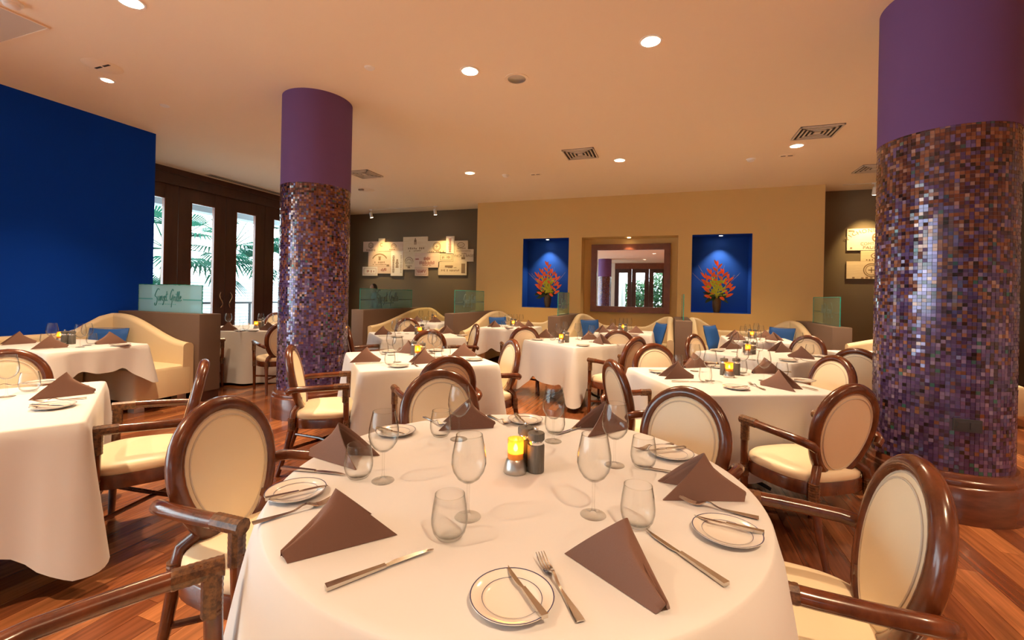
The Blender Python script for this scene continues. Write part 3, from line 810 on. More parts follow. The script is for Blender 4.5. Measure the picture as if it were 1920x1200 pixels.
# --- chairs, by table
chair(-1.335, 1.24, (1, .03), 'oval-back armchair beside the large round table, nearest the blue-wall table')
chair(.37, 1.50, (-1, .03), 'oval-back armchair beside the large round table, nearest the outlet-cover column')
chair(-.908, .540, (.55, .84), 'oval-back armchair of which only one wrapped wooden arm shows')
chair(.010, .750, (-.5, .86), 'oval-back armchair tucked under the hanging cloth of the large round table')
chair_top(825, 695, (.60, -.80), 'oval-back armchair at the large round table, toward the palm-door column')
chair_top(1290, 728, (-.45, -.89), 'oval-back armchair at the large round table, toward the outlet-cover column table')
chair_top(383, 676, (-.60, -.80), 'oval-back armchair at the blue-wall square table, near the glass screen partition')
chair_top(14, 657, (.85, -.52), 'oval-back armchair between the blue-wall square table and the booth table')
chair_top(545, 648, (.80, .60), 'oval-back armchair seen side-on before the palm-door column')
chair_top(842, 668, (-.72, .70), 'oval-back armchair behind the round table, facing the palm-door column table')
chair_top(962, 637, (-.74, -.67), 'oval-back armchair between the palm-door column table and the mirror-facing table')
chair_top(806, 618, (-.66, .75), 'grey-lit oval-back armchair facing the crate-wall booth table')
chair_top(1148, 676, (.88, .47), 'oval-back armchair turned side-on at the outlet-column table, near the mirror-facing table')
chair_top(1600, 722, (-.57, .82), 'oval-back armchair with its back to us before the outlet-cover column')
chair_top(1568, 668, (-.88, -.44), 'oval-back armchair at the outlet-column table, close behind the column')
chair_top(1225, 645, (.45, -.89), 'oval-back armchair at the outlet-column table, on the mirror side')
chair_top(1195, 632, (-.86, .52), 'oval-back armchair side-on at the mirror-facing square table')
chair_top(1160, 619, (-.1, 1), 'oval-back armchair pulled up to the booth table under the mirror')
chair_top(985, 612, (-.45, .89), 'oval-back armchair pulled up to the booth table by the first flower niche')
chair_top(893, 608, (-.80, -.60), 'oval-back armchair beside the crate-wall booth square table, toward the flower niche')
chair(-3.90, 6.15, (.62, -.78), 'oval-back armchair on the far side of the crate-wall booth square table')
chair_top(652, 612, (.74, .67), 'oval-back armchair half hidden behind the palm-door column')
chair_top(1300, 627, (.62, -.4), 'oval-back armchair at the last flower-niche square table, beside the dark partition')
chair(1.49, 6.12, (-.62, -.78), 'oval-back armchair at the last flower-niche square table, beside the curved bench')
chair_top(1607, 654, (.55, .83), 'oval-back armchair seen edge-on at the table behind the outlet-cover column')
chair(-6.05, 4.30, (.05, 1), 'oval-back armchair at the palm-door round table, behind the glass screen partition')
chair(-4.98, 4.62, (-.86, .52), 'oval-back armchair at the palm-door round table, against the mosaic column')
chair(-6.75, 6.15, (.62, -.78), 'oval-back armchair on the far side of the palm-door round table')

# ================================================================== PARTITIONS WITH GLASS SCREENS
SCRIPT = [  # pen strokes of the etched name, units: cap height = 1
 [(.62, .95), (.45, 1.02), (.2, .72), (.12, .5), (.3, .42), (.38, .22), (.25, -.12), (.08, -.12), (.1, .02)],
 [(.48, .5), (.5, .25), (.6, .2), (.7, .5), (.72, .22), (.8, .2)], [(.8, .5), (.82, .2), (.86, .42), (.95, .5), (1.0, .22), (1.08, .22)],
 [(1.22, .5), (1.12, .44), (1.2, .28), (1.1, -.05), (1.02, -.1)], [(1.25, .36), (1.38, .45), (1.33, .53), (1.25, .35), (1.33, .2), (1.42, .24)], [(1.52, .85), (1.46, .3), (1.52, .2), (1.6, .24)], [(1.40, .6), (1.62, .66)],
 [(2.28, .88), (2.18, 1.0), (1.98, .75), (1.9, .4), (2.0, .25), (2.18, .5), (2.22, .6), (2.12, .1), (2.05, -.25)],
 [(2.32, .5), (2.34, .2), (2.36, .4), (2.46, .5)], [(2.54, .48), (2.52, .24), (2.6, .2)], [(2.56, .64), (2.58, .68)],
 [(2.66, .25), (2.78, .7), (2.74, .82), (2.68, .4), (2.72, .2), (2.8, .22)], [(2.84, .25), (2.96, .72), (2.92, .84), (2.86, .4), (2.9, .2), (2.98, .24)],
 [(3.0, .34), (3.14, .45), (3.1, .54), (3.0, .36), (3.08, .2), (3.22, .28)]]
def smooth_path(p, n=5):
    out = []
    for i in range(len(p) - 1):
        a, b, c, d = p[max(i - 1, 0)], p[i], p[i + 1], p[min(i + 2, len(p) - 1)]
        for k in range(n):
            t = k / n
            out.append(tuple(.5 * (2 * b[j] + (c[j] - a[j]) * t + (2 * a[j] - 5 * b[j] + 4 * c[j] - d[j]) * t * t + (3 * b[j] - a[j] - 3 * c[j] + d[j]) * t ** 3) for j in (0, 1)))
    out.append(p[-1]); return out
def partition(loc, rz, length, thick, h, glass_rng, glass_h, label, etch='etch_faint', face=-1, mats='partition', gm='screen_glass'):
    """knee wall along local x from 0 to length (0 = end at the wall), glass screen between glass_rng"""
    t = thing('booth_partition', label, 'partition', loc, rz)
    MB().rbox((length / 2, 0, (h + .12) / 2), (length, thick, h - .12), .008).build('fabric_panel', mats, t)
    MB().box((length / 2, 0, .06), (length - .02, thick - .02, .12)).build('plinth', 'door_wood', t, smooth=False)
    g0, g1 = glass_rng; L = g1 - g0
    g = MB().box(((g0 + g1) / 2, 0, h + glass_h / 2), (L, .010, glass_h)).build('glass_screen', gm, t, smooth=False)
    # chipped green edges
    r = random.Random(int(length * 100)); b = MB(); n = 40
    def strip(p, q):
        pts = [Vector(p).lerp(Vector(q), k / n) + Vector((r.uniform(-.002, .002), 0, r.uniform(-.002, .002))) for k in range(n + 1)]
        b.tube(pts, [.006 + r.uniform(-.0015, .002) for _ in pts], 6)
    strip((g0, 0, h + glass_h), (g1, 0, h + glass_h)); strip((g1, 0, h), (g1, 0, h + glass_h)); strip((g0, 0, h), (g0, 0, h + glass_h))
    b.build('rough_edge', 'glass_edge', g)
    y = face * .0065; s = L * .44 / 3.25; x0 = (g0 + g1) / 2 - L * .24; zc = h + glass_h * .50
    sgn = -face
    def X(u): return x0 + u * s if face < 0 else (g0 + g1) / 2 + L * .24 - u * s
    b = MB()
    for st in SCRIPT: b.tube([(X(u), y, zc + (v - .35) * s * 1.15) for u, v in smooth_path(st)], s * .033, 5)
    b.build('etched_name', 'etch_dark' if etch == 'etch' else etch, g)
    b = MB().box(((g0 + x0) / 2 - .01 if face < 0 else (g0 + X(3.3)) / 2, y, zc - .03 * glass_h), (abs(x0 - g0) - .03 if face < 0 else abs(X(3.3) - g0) - .02, .001, glass_h * .045))
    xa, xb = (X(3.35), g1) if face < 0 else (X(-.1), g1)
    b.box(((xa + xb) / 2, y, zc - .03 * glass_h), (abs(xb - xa) - .01, .001, glass_h * .045)).build('etched_band', etch, g, smooth=False)
    b = MB()
    for k in range(11): b.box((X(.6 + .19 * k), y, zc - glass_h * .21), (s * .11, .001, glass_h * .03))
    b.build('etched_small_line', etch, g, smooth=False)
    return t
PH = .985
partition((XB, 3.815, 0), 0, -XB - 5.19, .27, 1.042, (.17, 1.335), .345, 'brown partition with the glass screen lettered clearly, at the blue wall', 'etch', gm='screen_frosted')
def bpart(x0, x1, yend, ywall, label, g=(.0, 1.0), face=1):
    L = ywall - yend
    # local x runs from the wall toward the room
    return partition(((x0 + x1) / 2, ywall, 0), -PI / 2, L, x1 - x0, PH, (L * g[0], L * g[1]), .43, label, 'etch_faint', face)
PAX, PBX, PCX, PDX, PEX = (-6.08, -5.79), (-3.83, -3.65), (-1.99, -1.755), (.14, .40), (2.24, 2.48)
bpart(*PAX, 7.42, YDK, 'brown partition with a wide glass screen before the crate panels', (.20, .97))
bpart(*PBX, 7.20, YB, 'brown partition where the crate wall meets the beige wall', (.25, .90))
bpart(*PCX, 7.62, YB, 'brown partition between the first flower niche and the mirror', (.30, .85))
bpart(*PDX, 7.62, YB, 'brown partition seen end-on between the mirror and the last flower niche', (.30, .85))
bpart(*PEX, 7.45, YB, 'brown partition at the bare end of the beige wall', (.30, .95))

# ================================================================== BENCHES
def strip_wall(mb, path, zb, th):
    """upholstered back: path of (x, y, ztop), thickness th to the left of travel"""
    n = len(path); sec = 9; vs, fs = [], []
    for i, (x, y, zt_) in enumerate(path):
        a, b = path[max(i - 1, 0)], path[min(i + 1, n - 1)]
        tx, ty = b[0] - a[0], b[1] - a[1]; L = math.hypot(tx, ty) or 1; nx, ny = -ty / L, tx / L
        r = th / 2
        prof = [(0, zb)] + [(r - r * math.cos(PI * k / 6), zt_ - r * .8 + r * .8 * math.sin(PI * k / 6)) for k in range(7)] + [(th, zb)]
        for o, z in prof: vs.append((x + nx * o, y + ny * o, z))
    for i in range(n - 1):
        for k in range(sec):
            fs.append((i * sec + k, i * sec + (k + 1) % sec, (i + 1) * sec + (k + 1) % sec, (i + 1) * sec + k))
    fs.append(tuple(range(sec - 1, -1, -1))); fs.append(tuple((n - 1) * sec + k for k in range(sec)))
    mb.add(vs, fs)
def ease(t): t = max(0, min(1, t)); return t * t * (3 - 2 * t)
def bench_U(x0, x1, yw, yend, label, hi=.985, low=.76, end=.66, dep=.52):
    t = thing('curved_bench', label, 'banquette', ((x0 + x1) / 2, yw, 0))
    W = (x1 - x0) / 2; L = yw - yend; P = []
    r = .10; n = 16
    for k in range(n + 1):
        s = 1 - k / n; P.append((-W, -L * s - r * (1 - s), end + (hi - end) * ease((1 - s) * 1.12)))
    for k in range(1, 5):
        q = PI / 2 * k / 5; P.append((-W + r - r * math.cos(q), -r + r * math.sin(q), hi))
    m = 24
    for k in range(m + 1):
        s = k / m; d = min(s, 1 - s) * (2 * W - 2 * r)
        P.append((-W + r + s * (2 * W - 2 * r), 0, low + (hi - low) * (1 - ease(d / .48))))
    for k in range(1, 5):
        q = PI / 2 * k / 5; P.append((W - r + r * math.sin(q), -r + r * math.cos(q), hi))
    for k in range(n + 1):
        s = k / n; P.append((W, -r - (L - r) * s, end + (hi - end) * ease((1 - s) * 1.12)))
    P = [(x, y, z) for x, y, z in P]
    b = MB(); strip_wall(b, [(x, y, z) for x, y, z in P[::-1]], .14, .11); b.build('backrest', 'upholstery', t, ang=60)
    MB().rbox((0, -dep / 2, .30), (2 * W - .02, dep - .02, .33), .04).build('seat_cushion', 'upholstery', t)
    for s in (-1, 1):
        MB().rbox((s * (W - dep / 2), -(L + dep) / 2 + .0, .30), (dep - .02, L - dep - .02, .33), .04).build('seat_cushion', 'upholstery', t)
        for yy in (-L + .08, -.1): MB().box((s * (W - .12), yy, .068), (.09, .09, .136)).build('foot', 'foot_metal', t, smooth=False)
    return t
bench_U(PAX[1] + .01, -4.18, YDK - .01, 7.55, 'cream bench curving round the booth under the crate panels')
bench_U(PBX[1] + .01, PCX[0] - .01, YB - .01, 7.45, 'cream bench curving round the booth by the first flower niche')
bench_U(PCX[1] + .01, PDX[0] - .01, YB - .01, 7.72, 'cream bench curving round the booth under the mirror')
bench_U(PDX[1] + .01, PEX[0] - .01, YB - .01, 7.60, 'cream bench curving round the booth under the last flower niche')
# bench at the blue wall: L shape
t = thing('curved_bench', 'cream bench curving from the blue wall along the lettered glass partition', 'banquette', (XB + .005, 3.675, 0))
P = []; Lx, Ly = 1.40, 2.9
for k in range(21):
    s = 1 - k / 20; P.append((.11 + (Lx - .11) * s, 0, .715 + .30 * ease((1 - s) * 1.05)))
for k in range(1, 5):
    q = PI / 2 * k / 5; P.append((.10 - .10 * math.sin(q), -.10 + .10 * math.cos(q), 1.015))
for k in range(25):
    s = k / 24; P.append((0, -.10 - (Ly - .1) * s, .80 + .215 * (1 - ease(s * Ly / .50))))
b = MB(); strip_wall(b, P, .13, .12); b.build('backrest', 'upholstery', t, ang=60)
MB().rbox((Lx / 2 + .02, -.31, .295), (Lx - .03, .60, .34), .045).build('seat_cushion', 'upholstery', t)
MB().rbox((.31, -1.75, .295), (.58, 2.25, .34), .045).build('seat_cushion', 'upholstery', t)
for fx, fy in ((Lx - .12, -.52), (Lx - .12, -.08), (.15, -.5), (.15, -2.6)): MB().box((fx, fy, .063), (.10, .10, .126)).build('foot', 'foot_metal', t, smooth=False)
# second bench glimpsed behind the outlet column
t = thing('curved_bench', 'cream bench glimpsed behind the outlet-cover column', 'banquette', (3.0, 7.0, 0))
P = [(-.75 + 1.5 * k / 20, 0, .80 + .13 * math.sin(PI * k / 20)) for k in range(21)]
b = MB(); strip_wall(b, P[::-1], .14, .12); b.build('backrest', 'upholstery', t, ang=60)
MB().rbox((0, -.32, .30), (1.5, .52, .33), .045).build('seat_cushion', 'upholstery', t)
for s in (-1, 1): MB().box((s * .6, -.3, .068), (.09, .09, .136)).build('foot', 'foot_metal', t, smooth=False)

# ================================================================== CUSHIONS
def pillow(loc, size, rot, label):
    a, h = size; n = 10; vs, fs = [], []
    for sg in (1, -1):
        for i in range(n + 1):
            for j in range(n + 1):
                u, v = 2 * i / n - 1, 2 * j / n - 1
                puff = .055 * (1 - u ** 4) ** .6 * (1 - v ** 4) ** .6
                k = 1 - .05 * (1 - abs(u * v))
                vs.append((u * a / 2 * (1 - .05 * (1 - abs(v))), sg * puff, v * h / 2 * (1 - .06 * (1 - u * u))))
    m = (n + 1) ** 2
    for sg in range(2):
        for i in range(n):
            for j in range(n):
                q = (sg * m + i * (n + 1) + j, sg * m + (i + 1) * (n + 1) + j, sg * m + (i + 1) * (n + 1) + j + 1, sg * m + i * (n + 1) + j + 1)
                fs.append(q if sg else q[::-1])
    t = thing('throw_pillow', label, 'pillow', loc); t.rotation_euler = rot
    MB().add(vs, fs).build('cover', 'pillow_blue', t, ang=70)
    b = MB().tube([(-a / 2, 0, -h / 2), (a / 2, 0, -h / 2), (a / 2, 0, h / 2), (-a / 2, 0, h / 2)], .004, 6, True); b.build('seam_piping', 'pillow_blue', t)
def lean(rz, back=.28): return (-back, 0, rz)
pillow((-6.30, 3.36, .665), (.42, .38), lean(.5), 'blue pillow leaning in the blue-wall bench corner')
pillow((-4.35, 9.55, .68), (.42, .40), lean(-.3), 'blue pillow on the bench under the crate panels')
pillow((-3.36, 8.75, .68), (.42, .40), lean(.9), 'blue pillow on the bench by the first flower niche')
pillow((-1.42, 8.85, .68), (.42, .42), lean(.75), 'blue pillow on the mirror booth bench, beside the first-niche partition')
pillow((-.13, 8.45, .69), (.42, .42), lean(-1.1), 'blue pillow on the mirror booth bench, beside the end-on partition')
pillow((.76, 8.35, .69), (.42, .42), lean(1.0), 'blue pillow on the last-niche booth bench, beside the end-on partition')
pillow((1.90, 8.85, .68), (.42, .40), lean(-.6), 'blue pillow on the last-niche booth bench, at the far curved end')
# ================================================================== TABLEWARE
SZ = TZ + .0012
def proto(name, cat): 
    o = thing(name, 'x', cat); return o
# wine glass
WG = proto('wine_glass', 'glass')
bowl = [(r * 1.13, z) for r, z in [(.004, .093), (.014, .096), (.027, .107), (.037, .125), (.0415, .145), (.0405, .168), (.0365, .193), (.0315, .222), (.0308, .222), (.0357, .193), (.0397, .168), (.0407, .145), (.0362, .126), (.0262, .109), (.0135, .0985), (.0, .097)]]
MB().lathe(bowl, 32).build('bowl', 'clear_glass', WG, ang=60)
MB().lathe([(.0055, .097), (.0042, .088), (.0036, .06), (.0038, .025), (.006, .012), (.010, .007)], 14).build('stem', 'clear_glass', WG)
MB().lathe([(.010, .007), (.022, .0045), (.0345, .0028), (.0355, .0014), (.034, .0004), (0, .0004)], 32).build('foot', 'clear_glass', WG)
# stemless tumbler
TG = proto('stemless_tumbler', 'glass')
tum = [(r * 1.17, z) for r, z in [(.0, .0006), (.020, .0006), (.026, .004), (.034, .018), (.0378, .036), (.0382, .050), (.0355, .078), (.0312, .108), (.0304, .108), (.0346, .078), (.0372, .050), (.0368, .036), (.033, .020), (.025, .009), (.0, .007)]]
MB().lathe(tum, 32).build('glass_body', 'clear_glass', TG, ang=60)
MB().tube([(.0360 * math.cos(2 * PI * k / 28), .0360 * math.sin(2 * PI * k / 28), .108) for k in range(28)], .0009, 6, True).build('rim', 'clear_glass', TG)
MB().tube([(.0352 * math.cos(2 * PI * k / 28), .0352 * math.sin(2 * PI * k / 28), .222) for k in range(28)], .0009, 6, True).build('rim', 'clear_glass', WG)
# bread plate
PL = proto('bread_plate', 'plate')
MB().lathe([(0, .0055), (.050, .0055), (.056, .007), (.060, .010), (.078, .0145), (.0825, .0155), (.083, .0145), (.080, .012), (.056, .002), (.045, .0005), (0, .0005)], 48).build('dish', 'porcelain', PL, ang=60)
def ringmesh(r, w, z0, z1): return MB().lathe([(r - w, z0), (r, (z0 + z1) / 2 + .0003), (r + w, z1)], 48)
ringmesh(.0815, .0011, .0156, .0160).build('rim_line', 'navy_line', PL); ringmesh(.0588, .0006, .0096, .0101).build('inner_line', 'navy_line', PL)
# table knife (along +x, handle at -x)
def knife_proto(name, L, s):
    k = proto(name, 'knife')
    hl = L * .52
    MB().add([(-L / 2, -.0088 * s, .001), (-L / 2, .0088 * s, .001), (-L / 2 + hl, .0055 * s, .003), (-L / 2 + hl, -.0055 * s, .003), (-L / 2, -.0088 * s, .009), (-L / 2, .0088 * s, .009), (-L / 2 + hl, .0055 * s, .008), (-L / 2 + hl, -.0055 * s, .008)],
             [(0, 1, 2, 3), (4, 7, 6, 5), (0, 4, 5, 1), (1, 5, 6, 2), (2, 6, 7, 3), (3, 7, 4, 0)]).build('handle', 'steel', k, smooth=False)
    x0 = -L / 2 + hl; bl = L - hl; vs, fs = [], []; n = 10
    for z in (.0035, .0062):
        for i in range(n + 1):
            t = i / n; wd = .0085 * s * min(1, .6 + t * 2) * (1 - max(0, (t - .55) / .45) ** 2 * .96)
            vs += [(x0 - .001 + bl * t, -.0048 * s, z if z < .005 else z - .0012), (x0 - .001 + bl * t, -.0048 * s + wd * 1.5, z)]
    m = 2 * (n + 1)
    for i in range(n):
        a = 2 * i; fs += [(a, a + 2, a + 3, a + 1), (m + a, m + a + 1, m + a + 3, m + a + 2), (a, m + a, m + a + 2, a + 2), (a + 1, a + 3, m + a + 3, m + a + 1)]
    fs += [(0, 1, m + 1, m), (m - 2, 2 * m - 2, 2 * m - 1, m - 1)]
    MB().add(vs, fs).build('blade', 'steel', k, smooth=False)
    return k
KN = knife_proto('table_knife', .238, 1.0); BK = knife_proto('butter_knife', .165, .8)
FK = proto('table_fork', 'fork'); L = .205     # tines at +x
def fz(t): return .003 + .012 * math.exp(-((t - .62) / .10) ** 2) + (.012 * max(0, (t - .78) / .22) ** 1.6)
vs, fs = [], []; n = 16
for i in range(n + 1):
    t = i / n * .78; wd = .0095 - .0062 * ease(t / .45) + .0085 * ease((t - .62) / .12)
    z = fz(t); x_ = -L / 2 + L * t
    vs += [(x_, -wd, z), (x_, wd, z), (x_, wd * .8, z + .003), (x_, -wd * .8, z + .003)]
for i in range(n):
    a = 4 * i
    for k in range(4): fs.append((a + k, a + (k + 1) % 4, a + 4 + (k + 1) % 4, a + 4 + k))
fs += [(3, 2, 1, 0), (4 * n, 4 * n + 1, 4 * n + 2, 4 * n + 3)]
MB().add(vs, fs).build('handle', 'steel', FK)
for k in range(4):
    yy = -.0098 + .00655 * k
    MB().tube([(-L / 2 + L * t, yy * (1 - .1 * (t - .76)), fz(t) + .0015) for t in (.765, .82, .88, .94, 1.0)], [.0021, .0019, .0017, .0014, .0008], 6).build('tine', 'steel', FK)
# napkin tent: ridge from the origin up to the apex, open toward +x
NK = proto('folded_napkin', 'napkin')
def tent(sc_, thick, e=.10, t0=.07, groove=.030):
    Lb, wb, La, Ha = .255 * sc_, .072 * sc_, .140 * sc_, .128 * sc_
    nt, nv = 16, 28; vs = []
    sm = lambda v: (math.sqrt(v * v + e * e) - e) / (math.sqrt(1 + e * e) - e)
    for lay in (0, 1):
        for i in range(nt + 1):
            t = t0 + (1 - t0) * i / nt
            for j in range(nv + 1):
                v = 2 * j / nv - 1; a = sm(v)
                bulge = .010 * sc_ * math.sin(PI * min(1, abs(v))) * t
                x_ = t * (La + (Lb - La) * a) - .012 * sc_ * (1 - a) * t
                y_ = v * (wb * t + .014 * sc_ * (1 - t)) + math.copysign(bulge, v)
                z_ = t * Ha * (1 - a) + .02 * sc_ * (1 - t) * (1 - a)
                z_ -= groove * sc_ * math.sin(PI * min(1, t * 1.02)) ** .7 * math.exp(-(v / .13) ** 2); z_ = max(z_, 0)
                if lay: y_ -= math.copysign(min(thick, abs(y_)), v); z_ = max(z_ - thick * (1 - a), .0003 if a > .98 else 0); z_ = max(z_, 0)
                vs.append((x_, y_, z_))
    m = (nt + 1) * (nv + 1); fs = []; w_ = nv + 1
    for lay in (0, 1):
        for i in range(nt):
            for j in range(nv):
                q = (lay * m + i * w_ + j, lay * m + i * w_ + j + 1, lay * m + (i + 1) * w_ + j + 1, lay * m + (i + 1) * w_ + j)
                fs.append(q if lay else q[::-1])
    for j in range(nv):
        for i in (0, nt):
            q = (i * w_ + j, i * w_ + j + 1, m + i * w_ + j + 1, m + i * w_ + j); fs.append(q if i == 0 else q[::-1])
    for i in range(nt):
        for j in (0, nv):
            q = (i * w_ + j, (i + 1) * w_ + j, m + (i + 1) * w_ + j, m + i * w_ + j); fs.append(q[::-1] if j == 0 else q)
    return MB().add(vs, fs)
tent(1.0, .006).build('outer_fold', 'napkin', NK, ang=75)
o = tent(.90, .005, e=.16, t0=.14, groove=.02).build('inner_fold', 'napkin', NK, ang=75); o.location = (.012, 0, .0)
NAX = math.atan2(.072, .255)
# pepper / salt mill and candle
ML = proto('table_mill', 'mill')
MB().lathe([(0, 0), (.022, 0), (.0225, .002), (.0225, .070), (.0215, .072), (.0, .072)], 24).build('body', 'mill_wood', ML)
MB().lathe([(.0185, .071), (.0195, .074), (.0195, .082), (.0185, .085)], 24).build('metal_band', 'chrome', ML)
MB().lathe([(0, .084), (.0215, .084), (.0225, .086), (.0225, .100), (.021, .103), (0, .1035)], 24).build('head', 'mill_wood', ML)
MB().lathe([(.002, .103), (.0045, .106), (.006, .1105), (.0048, .115), (0, .1168)], 14).build('knob', 'chrome', ML)
CD = proto('candle_holder', 'candle')
MB().lathe([(0, 0), (.030, 0), (.0312, .002), (.030, .012), (.0255, .030), (.0215, .036), (.0205, .036), (.0205, .028), (0, .028)], 28).build('metal_base', 'brushed', CD)
MB().lathe([(0, .030), (.0195, .030), (.0195, .052), (.012, .050), (0, .050)], 20).build('wax', 'candle_wax', CD)
MB().lathe([(.0002, .053), (.0045, .056), (.0062, .061), (.0040, .069), (.0002, .075)], 12).build('flame', 'flame', CD)
MB().lathe([(.0215, .031), (.0215, .088), (.0207, .088), (.0207, .031)], 28).build('amber_shade', 'amber_glass', CD)
PROTO = dict(w=WG, g=TG, p=PL, k=KN, b=BK, f=FK, n=NK, m=ML, c=CD)
USED = {k: False for k in PROTO}
def put(kind, loc, rz, label, group, scale=None):
    if not USED[kind]: o = PROTO[kind]; USED[kind] = True
    else: o = copy_tree(PROTO[kind])
    o.location = loc; o.rotation_euler.z = rz
    if kind in 'mc': o.scale = (1.28,) * 3
    o['label'] = label; o['group'] = group
    return o
DESC = dict(w=('clear stemmed wine glass', 'wine glasses'), g=('clear stemless tumbler', 'tumblers'), p=('blue-rimmed bread plate', 'bread plates'), k=('steel table knife', 'table knives'),
            b=('small butter knife', 'butter knives'), f=('steel table fork', 'forks'), n=('brown tent-folded napkin', 'napkins'), m=('dark grey wooden mill', 'mills'), c=('lit amber glass candle holder', 'candles'))
LMK = {
 'T1': [(-1.0, .5, 'by the arm-only chair'), (-1.4, 1.3, 'by the chair nearest the blue-wall table'), (-.9, 2.2, 'by the chair toward the palm-door column'), (-.05, 2.2, 'by the chair toward the mirror'), (.4, 1.6, 'by the chair nearest the outlet-cover column'), (.0, .7, 'by the chair tucked under the cloth')],
 'T2': [(-6.67, 1.0, 'nearest the blue wall'), (-.46, 1.4, 'nearest the round table'), (-5.2, 3.8, 'nearest the lettered glass')],
 'T3': [(-5.5, 3.8, 'nearest the lettered glass'), (-6.67, 2.5, 'nearest the blue wall'), (-.46, 1.4, 'nearest the round table')],
 'T4': [(-.46, 1.4, 'nearest the round table'), (-3.73, 3.6, 'nearest the column'), (-1.11, 5.8, 'nearest the mirror'), (-3.4, 5.5, 'nearest the crate wall')],
 'T5': [(-.46, 1.4, 'nearest the round table'), (1.8, 3.6, 'nearest the column'), (-.77, 9.3, 'nearest the mirror'), (1.3, 8.0, 'nearest the end booth')],
 'T6': [(-.46, 1.4, 'nearest the round table'), (-.77, 9.3, 'nearest the mirror'), (-6, 9, 'nearest the crate wall'), (1.6, 7.6, 'nearest the end booth')],
 'T7': [(-.46, 1.4, 'nearest the round table'), (-.77, 9.3, 'nearest the mirror'), (1.8, 3.88, 'nearest the column'), (1.6, 8.5, 'nearest the end booth')],
 'T8': [(-6, 9.9, 'nearest the crate wall'), (-3.73, 3.93, 'nearest the column'), (-.77, 9.3, 'nearest the mirror'), (-8.28, 6, 'nearest the palm doors')],
 'T9': [(-5, 9.9, 'nearest the crate wall'), (-.77, 9.3, 'nearest the mirror'), (-.46, 1.4, 'nearest the round table')],
 'T10': [(-2.5, 9.3, 'nearest the first niche'), (.3, 8.5, 'nearest the end-on partition'), (-.46, 1.4, 'nearest the round table'), (-.77, 9.3, 'nearest the mirror')],
 'T11': [(.3, 8.5, 'nearest the end-on partition'), (2.4, 8.5, 'nearest the bare wall end'), (1.0, 9.3, 'nearest the flowers'), (1.8, 3.9, 'nearest the column')],
 'T12': [(-8.28, 6, 'nearest the palm doors'), (-3.73, 3.93, 'nearest the column'), (-5.5, 3.8, 'nearest the lettered glass'), (-6.5, 9.9, 'nearest the crate wall')],
 'T13': [(-5.9, 8, 'nearest the wide screen'), (-3.7, 8, 'nearest the beige wall'), (-5, 9.9, 'nearest the crate panels')]}
CEN = dict(T1=(-.46, 1.4), T2=(-3.18, 1.035), T3=(-5.69, 2.7), T4=(-2.165, 3.565), T5=(.40, 3.66), T6=(-1.11, 5.8), T7=(1.03, 5.55), T8=(-3.395, 5.52), T9=(-2.74, 7.82), T10=(-.68, 7.88), T11=(1.32, 7.6), T12=(-6.05, 5.28), T13=(-4.68, 8.12))
